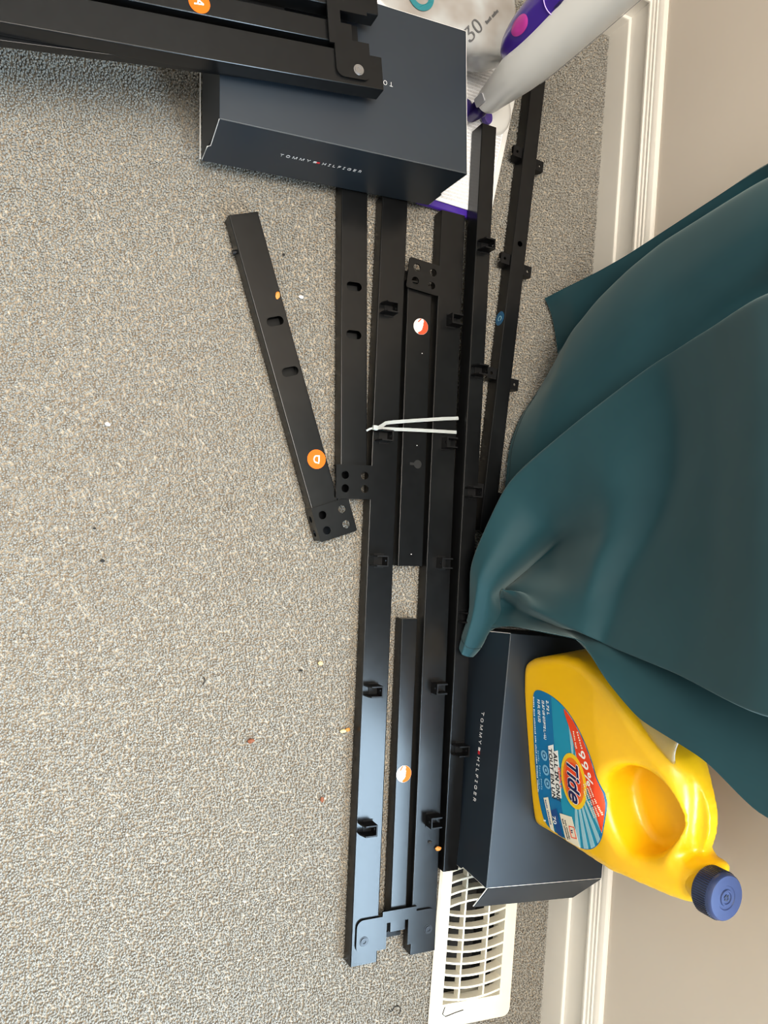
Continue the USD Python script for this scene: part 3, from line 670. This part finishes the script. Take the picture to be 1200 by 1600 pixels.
text_on('TOUT EN UN', (859, 1167), .0062, 'ink_black', .0018, True, 0, .064, (865, 1244))
text_on('SIMPLY', (875, 1197), .0040, 'ink_red', .0032, True, 0, .026, (878, 1228))
text_on('2.72 L', (855, 1093), .0044, 'ink_white', .0018, True, .1, None, (860, 1150))
text_on('(2.87 US QT/PTE L.-U.)', (848.5, 1093), .0042, 'ink_white', .0018, True, .1, .050, (852, 1150))
text_on('92 FL OZ LIQ', (841.5, 1091), .0044, 'ink_white', .0018, True, .1, .030, (843, 1125))
text_on('99%', (905, 1171), .0105, 'ink_white', .0020, True, 0, .042, (918, 1218))
text_on((7,), (903, 1143), .0026, 'ink_cream', .0020, False, 0, .020, (911, 1172)); text_on((6, 4), (897, 1142), .0024, 'ink_cream', .0020, False, 0, .020, (902, 1170))
for k in range(4):
    text_on((2, 6, 3, 6), (920 - 3.4 * k, 1222 + k * 1.5), .0022, 'ink_cream', .0020, False, 0, .038, (938 - 3.4 * k, 1268 + k * 1.5))
for (a, b) in ((852, 1180), (854.5, 1203), (857, 1224)):
    cu, cv = juv(a, b); print_on(Point(cu, cv).buffer(.0066).difference(Point(cu, cv).buffer(.0040)), .0016, 'ink_sky', 'print', lab)
    print_on(Point(cu, cv).buffer(.0022), .0016, 'ink_sky', 'print', lab)
    text_on((5,), (a - 10.5, b - 8), .0026, 'ink_sky', .0016, True, 0, .014, (a - 9.5, b + 12)); text_on((4, 2), (a - 14, b - 8), .0022, 'ink_sky', .0016, True, 0, .013, (a - 13, b + 12))
text_on((6, 4, 9, 4, 5, 5, 7, 7), (834.5, 1088), .0022, 'ink_white', .0016, True, 0, .125, (842, 1242))
print_on(Polygon(J([(851, 1246), (858, 1245), (868, 1300), (862, 1296)])), .0016, 'ink_cream', 'print', lab)
text_on((5, 8), (853.5, 1249), .0024, 'ink_deep', .0020, False, 0, .030, (862, 1288))
print_on(Polygon(J([(862, 1266), (871, 1263), (881, 1309), (873, 1304)])), .0016, 'ink_deep', 'print', lab)
text_on('70', (865, 1273), .0060, 'ink_white', .0022, True, 0, None, (869, 1295))
print_on(Polygon(J([(876, 1270), (895, 1276), (908, 1325), (886, 1313)])), .0016, 'ink_cream', 'print', lab)
text_on((4, 10), (880, 1279), .0026, 'ink_black', .0020, True, 0, .024, (889, 1312)); text_on((5, 10), (884, 1281), .0022, 'ink_black', .0020, False, 0, .022, (892, 1312))
q = Polygon(J([(891, 1290), (899, 1292), (903, 1310), (895, 1308)])); print_on(q.buffer(.0003).difference(q.buffer(-.0007)), .0020, 'ink_red', 'print', lab)
text_on((2,), (894, 1296), .0034, 'ink_navy', .0022, True, 0, None, (897, 1308))
text_on((1,), (851, 1280), .0046, 'ink_white', .0018, True, 0, None, (853, 1290))
# spout collar and cap, upright on the neck
CY = JD - .012
cb = jc(1110, 1390, CY); cu, cz = cb[0], cb[1] - .004
def lathe(prof, n=40): return trimesh.creation.revolve(np.array(prof), sections=n)
capm = lathe([(0, 0), (.0225, 0), (.0235, .001), (.0240, .003), (.0235, .020), (.0228, .0232), (.0215, .0245), (.0120, .0245), (.0112, .0236), (.0085, .0236), (.0078, .0250), (.0060, .0250), (.0055, .0240), (0, .0240)])
nk = m3.Manifold.batch_hull([m3.Manifold.cylinder(.004, .0195, .0195, 28).translate([cu, CY, cz - .004]), m3.Manifold.sphere(.012, 24).translate([cu - .006, JD - .003, cz - .036]), m3.Manifold.sphere(.015, 24).translate([cu - .005, CY + .004, cz - .024])])
obj('spout_neck', tm(nk), 'jug_yellow', jug, 40)
capm.apply_translation([cu, CY, cz]); cp = obj('cap', capm, 'cap_navy', jug, 35, label='round navy screw cap')
ribs = trimesh.util.concatenate([trimesh.creation.box((.0010, .0012, .016), trimesh.transformations.rotation_matrix(a, [0, 0, 1]) @ trimesh.transformations.translation_matrix((.0239, 0, .0105))) for a in np.arange(60) * 2 * np.pi / 60])
ribs.apply_translation([cu, CY, cz]); obj('grip_ribs', ribs, 'cap_navy_dark', cp)
tri = trimesh.util.concatenate([xf(trimesh.creation.box((.0042, .0016, .0008)), trimesh.transformations.rotation_matrix(a, [0, 0, 1]) @ trimesh.transformations.translation_matrix((0, .0022, .0242))) for a in np.arange(3) * 2 * np.pi / 3])
tri.apply_translation([cu, CY, cz]); obj('cap_mark', tri, 'cap_navy_dark', cp)
# dosing cup on the shoulder
cuv = jc(1034, 1126, .055)
cup = lathe([(.030, 0), (.034, 0), (.0345, .002), (.0335, .004), (.0300, .046), (.0290, .048), (.0265, .048), (.0265, .0465), (.0282, .046), (.0310, .005), (.030, .003)])
cup.apply_transform(trimesh.transformations.rotation_matrix(math.radians(18), [0, 1, 0]))
cup.apply_scale(1.15); cup.apply_translation([cuv[0], .055, cuv[1] - .004]); obj('dosing_cup', cup, 'clear_cup', jug, 35, label='clear plastic dosing cup')

# ------------------------------------------------------------------ curtain: one sheet of cloth, folded in pleats, its hem bunched over rails and box
def C(px, py, k, v): return at(px, py, v) if k == 'z' else atx(px, py, v)
def col(*p): return np.array([C(*q) for q in p])
COLS = [
 col((850, 465, 'z', .004), (880, 450, 'x', .675), (930, 425, 'x', .680), (975, 400, 'x', .685), (1040, 358, 'x', .690), (1110, 312, 'x', .695), (1215, 246, 'x', .700)),
 col((863, 497, 'z', .004), (895, 478, 'x', .682), (945, 450, 'x', .692), (1000, 415, 'x', .697), (1060, 372, 'x', .702), (1120, 335, 'x', .706), (1215, 262, 'x', .712)),
 col((871, 548, 'z', .004), (905, 530, 'x', .700), (950, 485, 'x', .710), (1005, 445, 'x', .715), (1060, 405, 'x', .720), (1120, 365, 'x', .722), (1215, 296, 'x', .726)),
 col((872, 556, 'z', .006), (905, 505, 'x', .660), (940, 462, 'x', .663), (985, 418, 'x', .660), (1040, 374, 'x', .660), (1100, 336, 'x', .655), (1215, 268, 'x', .650)),
 col((840, 612, 'z', .006), (875, 575, 'x', .640), (922, 527, 'x', .643), (980, 482, 'x', .645), (1045, 438, 'x', .645), (1105, 400, 'x', .640), (1215, 335, 'x', .635)),
 col((812, 656, 'z', .006), (852, 632, 'x', .632), (905, 588, 'x', .640), (968, 545, 'x', .648), (1038, 500, 'x', .655), (1102, 462, 'x', .655), (1215, 395, 'x', .652)),
 col((796, 702, 'z', .006), (835, 690, 'x', .625), (892, 645, 'x', .640), (958, 600, 'x', .655), (1032, 552, 'x', .668), (1100, 512, 'x', .674), (1215, 440, 'x', .680)),
 col((790, 758, 'z', .012), (832, 745, 'x', .622), (892, 705, 'x', .645), (958, 660, 'x', .662), (1032, 605, 'x', .676), (1100, 560, 'x', .684), (1215, 490, 'x', .690)),
 col((716, 1012, 'z', .034), (733, 955, 'z', .047), (735, 880, 'z', .060), (790, 757, 'z', .090), (895, 663, 'x', .602), (1030, 562, 'x', .640), (1100, 518, 'x', .618), (1215, 449, 'x', .575)),
 col((721, 1023, 'z', .046), (738, 965, 'z', .063), (748, 900, 'z', .080), (820, 788, 'z', .112), (920, 695, 'x', .602), (1044, 610, 'x', .640), (1106, 575, 'x', .614), (1215, 510, 'x', .566)),
 col((729, 1027, 'z', .047), (758, 978, 'z', .064), (763, 915, 'z', .084), (850, 815, 'z', .122), (940, 745, 'x', .602), (1053, 672, 'x', .640), (1110, 640, 'x', .611), (1215, 580, 'x', .560)),
 col((737, 1028, 'z', .036), (793, 968, 'z', .044), (772, 930, 'z', .064), (866, 838, 'z', .108), (948, 790, 'x', .606), (1051, 735, 'x', .640), (1110, 712, 'x', .609), (1215, 660, 'x', .556)),
 col((742, 1018, 'z', .020), (790, 955, 'z', .026), (790, 922, 'z', .036), (868, 854, 'z', .092), (945, 828, 'x', .606), (1036, 795, 'x', .640), (1110, 785, 'x', .608), (1215, 760, 'x', .554)),
 col((775, 955, 'z', .030), (783, 938, 'z', .044), (792, 918, 'z', .060), (866, 888, 'z', .116), (930, 872, 'x', .598), (1012, 845, 'x', .634), (1105, 858, 'x', .605), (1215, 865, 'x', .552)),
 col((783, 922, 'z', .070), (800, 923, 'z', .085), (818, 926, 'z', .100), (872, 932, 'x', .588), (915, 935, 'x', .592), (975, 920, 'x', .622), (1095, 952, 'x', .598), (1215, 985, 'x', .552)),
 col((785, 920, 'z', .075), (808, 936, 'z', .092), (832, 951, 'x', .570), (876, 974, 'x', .576), (910, 990, 'x', .583), (945, 1007, 'x', .600), (1055, 1052, 'x', .588), (1215, 1130, 'x', .553)),
 col((782, 935, 'z', .050), (806, 950, 'z', .070), (830, 962, 'x', .598), (880, 982, 'x', .606), (925, 990, 'x', .606), (970, 1004, 'x', .614), (1060, 1040, 'x', .618), (1215, 1112, 'x', .620)),
 col((766, 968, 'z', .050), (798, 968, 'z', .080), (830, 974, 'x', .592), (885, 988, 'x', .592), (935, 1022, 'x', .588), (985, 1060, 'x', .592), (1070, 1108, 'x', .598), (1215, 1200, 'x', .605)),
 col((764, 980, 'z', .060), (800, 979, 'z', .090), (838, 986, 'x', .578), (908, 1000, 'x', .578), (950, 1068, 'x', .580), (1000, 1127, 'x', .586), (1100, 1190, 'x', .592), (1215, 1297, 'x', .600)),
]
COLS = [np.vstack([q[:1], (q[:1] + q[1:2]) / 2, q[1:]]) if len(q) == 7 else q for q in COLS]
net = np.array(COLS); nc = len(net)
topx = .742 + .022 * np.cos(np.arange(nc) * 2.3)
mid = net[:, -1].copy(); up1 = mid.copy(); up1[:, 2] = 1.15; up1[:, 1] = mid[:, 1] * .88 + .02; up1[:, 0] = .70 + .030 * np.cos(np.arange(nc) * 2.1)
up2 = up1.copy(); up2[:, 2] = 2.2; up2[:, 0] = topx
low = mid.copy(); low[:, 2] += .28; low[:, 1] = mid[:, 1] * .95 + .01; low[:, 0] = mid[:, 0] * .7 + up1[:, 0] * .3
net = np.concatenate([net, low[:, None], up1[:, None], up2[:, None]], 1)
kt = np.arange(net.shape[1]); tt = np.concatenate([np.linspace(0, 7, 99), np.linspace(7, 10, 16)[1:]])
lin = np.stack([np.stack([np.interp(tt, kt, net[c, :, d]) for d in range(3)], 1) for c in range(nc)])
pch = np.stack([PchipInterpolator(kt, net[c])(tt) for c in range(nc)])
g1 = gaussian_filter(lin, (0, 1.5, 0), mode='nearest'); g1[:, 0] = lin[:, 0]; g1[:, -1] = lin[:, -1]
g1 = .65 * g1 + .35 * pch
# resample across the pleats
dist = np.linalg.norm(np.diff(net[:, 2:8], axis=0), axis=2).mean(1); sc = np.concatenate([[0], np.cumsum(np.sqrt(dist))]); ss = np.interp(np.linspace(0, nc - 1, 190), np.arange(nc), sc)
sheet = PchipInterpolator(sc, g1, axis=0)(ss)                       # (s, t, 3)
sheet = gaussian_filter(sheet, (1.1, .6, 0), mode='nearest')
sheet[:, :, 2] = np.maximum(sheet[:, :, 2], .003)
sheet[:, :, 0] = np.minimum(sheet[:, :, 0], np.where(sheet[:, :, 2] < .12, WALL_X - .020, WALL_X - .006))
def push_out(P, o, ang, size, z0, m=.0025):
    """cloth points that fell inside a box-shaped thing go to its nearest free face"""
    a = math.radians(ang); ex, ey = np.array([math.cos(a), math.sin(a)]), np.array([-math.sin(a), math.cos(a)])
    d = P[..., :2] - o[:2]; x, y, z = d @ ex, d @ ey, P[..., 2]
    L0, W0, H0 = size; gaps = np.stack([x + m, L0 + m - x, y + m, W0 + m - y, z0 + H0 + m - z], -1)
    ok = (gaps > 0).all(-1) & (z > z0 - .03); k = gaps.argmin(-1)
    for i, v in enumerate((-ex, ex, -ey, ey, None)):
        q = ok & (k == i); g = gaps[q][:, i]
        if v is None: P[q, 2] += g
        else: P[q, :2] += g[:, None] * v
    return int(ok.sum())
for _ in range(2):
    print('cloth pushed', push_out(sheet, A2, angB, (LB, WB, zt2 - .006), .006), push_out(sheet, q7.o, q7.ang, (SQ, L7, S7 + .006), 0), push_out(sheet, q8.o, q8.ang, (SQ, L8, SQ), 0),
          push_out(sheet, JO + ew * .001, math.degrees(math.atan2(eu[1], eu[0])), (JW, 2 * JD, .20), JO[2]))
    sheet = gaussian_filter(sheet, (.5, .5, 0), mode='nearest')
ns, nt = sheet.shape[:2]
du = np.gradient(sheet, axis=0); dv = np.gradient(sheet, axis=1); nrm = np.cross(du, dv); nrm /= np.linalg.norm(nrm, axis=2, keepdims=True) + 1e-9
nrm = gaussian_filter(nrm, (1.5, 1.5, 0)); nrm /= np.linalg.norm(nrm, axis=2, keepdims=True) + 1e-9
fa, fb = sheet + nrm * .0006, sheet - nrm * .0006
idxg = np.arange(ns * nt).reshape(ns, nt); q = np.stack([idxg[:-1, :-1], idxg[1:, :-1], idxg[1:, 1:], idxg[:-1, 1:]], -1).reshape(-1, 4)
V = np.vstack([fa.reshape(-1, 3), fb.reshape(-1, 3)]); n0 = ns * nt; FQ = [q, q[:, ::-1] + n0]
def rim(e):
    e = np.asarray(e); return np.stack([e[:-1], e[:-1] + n0, e[1:] + n0, e[1:]], 1)
FQ += [rim(idxg[0]), rim(idxg[-1])[:, ::-1], rim(idxg[:, 0])[:, ::-1], rim(idxg[:, -1])]
FQ = np.vstack(FQ); FT = np.vstack([FQ[:, [0, 1, 2]], FQ[:, [0, 2, 3]]])
stitch = tube(sheet[44:122, 4] + nrm[44:122, 4] * .0011, .00035, 5); stitch2 = tube(sheet[44:122, 4] - nrm[44:122, 4] * .0011, .00035, 5)
cur = thing('curtain', 'dark teal curtain hanging by the wall with its bunched hem on the rails', 'curtain')
obj('cloth', trimesh.Trimesh(V, FT, process=False), 'teal_cloth', cur, True)
obj('hem_stitch', trimesh.util.concatenate([stitch, stitch2]), 'teal_thread', cur)

# ------------------------------------------------------------------ upright mop
MX, MY = at(752, 165, .06)[:2]
mop = thing('spray_mop', 'white and purple spray mop standing upright behind the shoe box', 'mop', (MX, MY, 0), 0)
def ring(z, rx, ry, ox=0, oy=0, n=36, rot=0, p=2.0):
    a = np.arange(n) * 2 * np.pi / n; c, s = np.cos(a), np.sin(a)
    x = rx * np.sign(c) * np.abs(c) ** (2 / p); y = ry * np.sign(s) * np.abs(s) ** (2 / p); r0 = math.radians(rot)
    return np.stack([x * math.cos(r0) - y * math.sin(r0) + ox, x * math.sin(r0) + y * math.cos(r0) + oy, np.full(n, z)], 1)
RT = -45
zz = np.array([.066, .070, .086, .115, .150, .190, .240, .300, .360, .420, .450, .460]); rr = np.array([.0135, .0165, .0185, .0225, .0270, .0295, .0305, .0310, .0310, .0280, .0170, .0120])
BODY = lambda z, k=1: ring(z, np.interp(z, zz, rr) * k, np.interp(z, zz, rr) * k * 1.08, .004, .002, rot=RT)
zf = np.concatenate([np.linspace(.066, .46, 40)]); zf = np.unique(np.concatenate([zf, zz]))
prr = PchipInterpolator(zz, rr)
obj('body', loft([ring(z, prr(z), prr(z) * 1.08, .004, .002, rot=RT) for z in zf]), 'mop_white', mop, 40)
obj('pole', tm(cyl(.012, .75, (.004, .002, .44), 'z', 24)), 'mop_white', mop, 40)
# bottle on the flank turned to the camera's left
zb = np.linspace(.132, .42, 34); tb = (zb - .132) / (.42 - .132); rb = .0275 * np.clip(1 - (1 - np.clip(tb / .35, 0, 1)) ** 2.4, .02, 1) ** .6 * np.clip((1 - tb) / .06, 0.05, 1) ** .5
bot = obj('bottle', loft([ring(z, r * 1.02, r * 1.0, -.0135, .0215, rot=RT, p=2.2) for z, r in zip(zb, rb)]), 'mop_purple', mop, 40, label='purple cleaning solution bottle')
def on_bottle(z, phi, r=.0280): return np.array([-.0135 + r * math.cos(phi), .0215 + r * math.sin(phi), z])
def decal_patch(zc, phic, hz, hp, name, material, parent, rr_=.0283):
    a = np.arange(28) * 2 * np.pi / 28; pts = []
    for rad_ in (0, .5, 1): pts.append(np.stack([rad_ * np.cos(a), rad_ * np.sin(a)], 1))
    v = np.vstack(pts); P3 = np.array([on_bottle(zc + b * hz, phic + c_ * hp, rr_) for c_, b in v]); nin = np.array([on_bottle(zc + b * hz, phic + c_ * hp, rr_ - .002) for c_, b in v])
    f = []
    for i in range(2):
        for j in range(28): f += [[i * 28 + j, i * 28 + (j + 1) % 28, (i + 1) * 28 + (j + 1) % 28], [i * 28 + j, (i + 1) * 28 + (j + 1) % 28, (i + 1) * 28 + j]]
    f = np.array(f); n_ = len(P3); side = []
    for j in range(28):
        a0_, b0_ = 56 + j, 56 + (j + 1) % 28; side += [[a0_, b0_, b0_ + n_], [a0_, b0_ + n_, a0_ + n_]]
    m = trimesh.Trimesh(np.vstack([P3, nin]), np.vstack([f, f[:, ::-1] + n_, side])); m.fix_normals(); return obj(name, m, material, parent, True)
decal_patch(.205, math.radians(205), .016, .34, 'button', 'mop_pink', bot)
arc = [on_bottle(.262 - .010 * math.cos((p - 225) / 60 * 1.57), math.radians(p), .0286) for p in np.linspace(165, 300, 24)]
obj('seam_line', tube(arc, .0007, 6), 'mop_purple_line', bot)
for k, (z, p) in enumerate(((.256, 250), (.268, 236), (.266, 262), (.280, 246), (.276, 272), (.292, 256), (.262, 278), (.288, 280), (.296, 232))):
    decal_patch(z, math.radians(p), .0055 + .002 * (k % 2), .055, 'vent_slot', 'mop_purple_dark', bot, .0284)
obj('body_seam', tube([(.004 + (prr(z) + .0002) * math.cos(math.radians(-35)), .002 + (prr(z) * 1.05 + .0002) * math.sin(math.radians(-35)), z) for z in np.linspace(.16, .44, 20)], .0004, 5), 'mop_grey', mop)
lat = tm(extr(rrect(-.006, .006, -.010, .010, .003), .003).rotate([90, 0, 0])); lat.apply_transform(trimesh.transformations.rotation_matrix(math.radians(-62), [0, 0, 1])); a_ = math.radians(-152 + 0)
lat.apply_translation([.004 + .0188 * math.cos(a_), .002 + .0190 * math.sin(a_), .080]); obj('release_latch', lat, 'mop_grey', mop)
# head: plate, ribbed pad, hub
h0 = np.array([MX, MY]); hr = Loc(at(774, 262, .022), at(801, 134, .022)); hy0 = at(700, 330, .015)[1] - .0
HXl, HXr, HY0, HY1 = .438 - MX, .5545 - MX, .5045 - MY, .800 - MY
shear = lambda m: (m.vertices.__setitem__((slice(None), 0), m.vertices[:, 0] + .14 * (m.vertices[:, 1] - HY0)), m)[1]
base = tm(rbox(HXl, HXr, HY0, HY1, .001, .0095, .003, 10)); obj('head_plate', shear(base), 'mop_purple', mop, 40, label='purple edge plate of the mop head')
padm = tm(rbox(HXl + .008, HXr - .001, HY0 + .010, HY1 - .006, .0095, .0125, .0015, 8)); padp = obj('pad', shear(padm), 'pad_white', mop, 40, label='white ribbed cleaning pad')
rbs = []
for yy in np.arange(HY0 + .016, HY1 - .01, .0052):
    rbs.append(tube([(HXl + .010, yy, .0124), (HXr - .010, yy + .003, .0124)], .0016, 6))
obj('pad_ribs', shear(trimesh.util.concatenate(rbs)), 'pad_shade', padp)
rim_ = tm(rbox(HXr - .0085, HXr, HY0 + .01, HY1, .008, .0138, .002, 8)); obj('head_rim', shear(rim_), 'mop_white', mop, 40)
hc = at(776, 172, .018)[:2] - [MX, MY]; hw = at(763, 181, .026)[:2] - [MX, MY]
hub = loft([ring(z, a, b, *hc) for z, a, b in ((.010, .027, .036), (.016, .026, .035), (.021, .022, .030), (.0245, .015, .021), (.026, .007, .011))]); hb = obj('hub', hub, 'mop_white', mop, 40)
obj('hub_window', loft([ring(z, a, b, *hw, rot=15) for z, a, b in ((.0185, .0072, .0115), (.0262, .0068, .0110), (.0268, .005, .009))]), 'mop_purple', hb, 40)
jt = m3.Manifold.batch_hull([m3.Manifold.sphere(.010, 16).translate([.0, 0, .034]), m3.Manifold.sphere(.012, 16).translate([.002, 0, .052])]) + m3.Manifold.sphere(.013, 18).translate([-.014, .004, .036])
obj('swivel_joint', tm(jt), 'mop_purple_dark', mop, 40)

# ------------------------------------------------------------------ pack of refill pads
bag = thing('refill_pack', 'milky plastic pack of pads with teal print behind the shoe box', 'plastic bag', (.392, .776, .0305), 4)
BWx, BDy, BHz = .142, .093, .070
nu, nv = 64, 40
uu = np.linspace(0, 2 * np.pi, nu, endpoint=False); vv = np.linspace(-np.pi / 2, np.pi / 2, nv); UU, VV = np.meshgrid(uu, vv, indexing='ij')
sg = lambda x, p: np.sign(x) * np.abs(x) ** p
bxv = BWx * sg(np.cos(VV), .45) * sg(np.cos(UU), .4); byv = BDy * sg(np.cos(VV), .45) * sg(np.sin(UU), .4); bzv = BHz / 2 + BHz / 2 * sg(np.sin(VV), .5)
P_ = np.stack([bxv, byv, bzv], -1); nz = meshkit.fbm(P_ * 22 + 5, 3, 3) - .5
k_ = 1 + .16 * nz; P_ = np.stack([bxv * k_, byv * k_, np.maximum(bzv * (1 + .10 * nz), .0)], -1)
f = []
for i in range(nu):
    for j in range(nv - 1):
        a, b = i * nv + j, ((i + 1) % nu) * nv + j; f += [[a, b, b + 1], [a, b + 1, a + 1]]
bagm = trimesh.Trimesh(P_.reshape(-1, 3), f, process=False); bagm.merge_vertices(); bagm.fix_normals(); obj('film', bagm, 'bag_film', bag, True)
def bag_print(m, px, py, dirpix, material, lift=.0012):
    """flat print draped on the upper side of the pack"""
    zc = BHz + .03; o = at(px, py, zc); e = at(*dirpix, zc) - o; a = math.atan2(e[1], e[0]); c4, s4 = math.cos(math.radians(-4)), math.sin(math.radians(-4))
    m = m.copy(); m.apply_transform(trimesh.transformations.rotation_matrix(a, [0, 0, 1])); m.apply_translation([o[0] - .392, o[1] - .776, 0])
    v = m.vertices; x = v[:, 0] * c4 - v[:, 1] * s4; y = v[:, 0] * s4 + v[:, 1] * c4
    loc, ri, _ = bagm.ray.intersects_location(np.stack([x, y, np.full(len(x), .6)], 1), np.tile([0, 0, -1.0], (len(x), 1)), multiple_hits=True)
    zt_ = np.full(len(x), np.nan)
    for p, r_ in zip(loc, ri): zt_[r_] = p[2] if np.isnan(zt_[r_]) else max(zt_[r_], p[2])
    zt_ = np.where(np.isnan(zt_), np.nanmedian(zt_) if not np.isnan(zt_).all() else BHz, zt_)
    m = trimesh.Trimesh(np.stack([x, y, zt_ + lift + v[:, 2]], 1), m.faces, process=False); obj('lettering', m, material, bag)
bag_print(meshkit.text_mesh('30', .017, .0003), 738, 64, (762, 38), 'print_grey')
bag_print(tiny_print((4, 5), .0045), 762, 37, (786, 11), 'print_grey')
bag_print(flat_poly(Point(0, 0).buffer(.019).difference(Point(0, 0).buffer(.0115)), .0003), 657, -7, (680, -7), 'ink_teal_logo')

# ------------------------------------------------------------------ zip tie round the rails
def zp(px, py, z): return at(px, py, z)
zz_ = TOP + .0035
tie = thing('zip_tie', 'white plastic zip tie laid across the black rails', 'zip tie')
st1 = [zp(716, 653.5, zz_ - .002), zp(690, 654.5, zz_), zp(650, 657, zz_), zp(615, 659.5, zz_ + .001), zp(603, 661, zz_ + .002), zp(597, 665, zz_ + .003), zp(590, 669, zz_ + .004), zp(585, 670, zz_ + .004)]
st2 = [zp(586, 669.5, zz_ + .004), zp(600, 670, zz_ + .002), zp(640, 671.5, zz_), zp(680, 673.5, zz_), zp(713, 675.5, zz_ - .002)]
obj('strap', tube(st1, .002, 8, flat=(.0026, .0009)), 'zip_white', tie, 40); obj('strap', tube(st2, .002, 8, flat=(.0025, .0009)), 'zip_white', tie, 40)
hd = tm(rbox(-.0035, .0035, -.0032, .0032, -.0018, .0032, .0008, 8)); hd.apply_translation(zp(586, 668.5, zz_ + .004)); obj('head', hd, 'zip_white', tie, 40)
obj('tail', tube([zp(585, 668.5, zz_ + .004), zp(578, 670, zz_ + .002), zp(572.5, 673, zz_ - .001)], .002, 6, flat=(.0015, .0006)), 'zip_white', tie)

# ------------------------------------------------------------------ crumbs and lint
def crumb(px, py, z, size, material, label, cat='crumb', name='crumb', seed=0, sq=(1, .7, .5)):
    m = trimesh.creation.icosphere(subdivisions=2, radius=size); v = m.vertices
    m.vertices = v * (0.65 + .7 * meshkit.noise(v / size * 1.7 + seed * 3.1, seed)[:, None]) * sq
    p = at(px, py, z); m.apply_translation(p + [0, 0, -m.bounds[0, 2] - .0004])
    tag(obj(name, m, material, None, 40), label, cat)
crumb(392, 1157, .0005, .0042, 'crumb_brown', 'reddish brown crumb alone on the open carpet', seed=1)
crumb(503, 1249, .0005, .0034, 'crumb_brown', 'small rusty crumb on the carpet near the glaring lower rails', seed=2, sq=(.7, 1, .4))
crumb(500, 1036, .0005, .0034, 'crumb_tan', 'pale yellow crumb on the carpet left of the bed frame panel', seed=3)
crumb(535, 1142, .0005, .0040, 'crumb_tan', 'tan crumb against the left edge of the bed frame panel', seed=4)
crumb(543, 1140, .0005, .0034, 'crumb_orange', 'orange crumb touching the left edge of the bed frame panel', seed=5)
crumb(433.5, 461.5, TOP + .0002, .0042, 'crumb_orange', 'orange flake lying on the askew short rail', seed=6, sq=(.7, 1.1, .25))
crumb(683.5, 1325, TOP + .0002, .0044, 'crumb_orange', 'brown-orange crumb on the long rail near the floor vent', seed=7)
crumb(470, 1047.5, .0005, .0020, 'lint_dark', 'tiny black speck on the carpet beside the pale yellow crumb', 'speck', 'speck', 8)
crumb(168, 663, .0005, .0030, 'lint_white', 'white fluff speck on the open carpet at the left', 'speck', 'speck', 9)
crumb(470, 464.5, .0005, .0032, 'lint_white', 'white fluff speck between the two slotted rails', 'speck', 'speck', 10)
crumb(443, 398, .0005, .0019, 'lint_dark', 'tiny black speck on the carpet beside the askew rail', 'speck', 'speck', 11)
crumb(671.5, 1315.5, TOP + .0002, .0028, 'lint_dark', 'black speck with a stem on the long rail', 'speck', 'speck', 12)
crumb(147.5, 825.5, .0005, .0016, 'lint_dark', 'tiny black speck on the open carpet, upper of two at the left', 'speck', 'speck', 13)
crumb(160, 876, .0005, .0024, 'lint_dark', 'small black speck on the open carpet, lower of two at the left', 'speck', 'speck', 14)
def thread(pts, label, r=.0006, z=.0012):
    p = np.array([at(x, y, z) for x, y in pts]); s = np.linspace(0, len(p) - 1, 24); p = PchipInterpolator(np.arange(len(p)), p)(s)
    tag(obj('thread', tube(p, r, 6), 'lint_dark', None, 40), label, 'thread')
thread([(608, 1577), (612, 1580), (617, 1573), (623, 1572), (626, 1579), (622, 1584)], 'curled black thread on the carpet below the frame panel')
thread([(318, 1058), (320, 1063), (317, 1070)], 'short black hair on the open carpet')
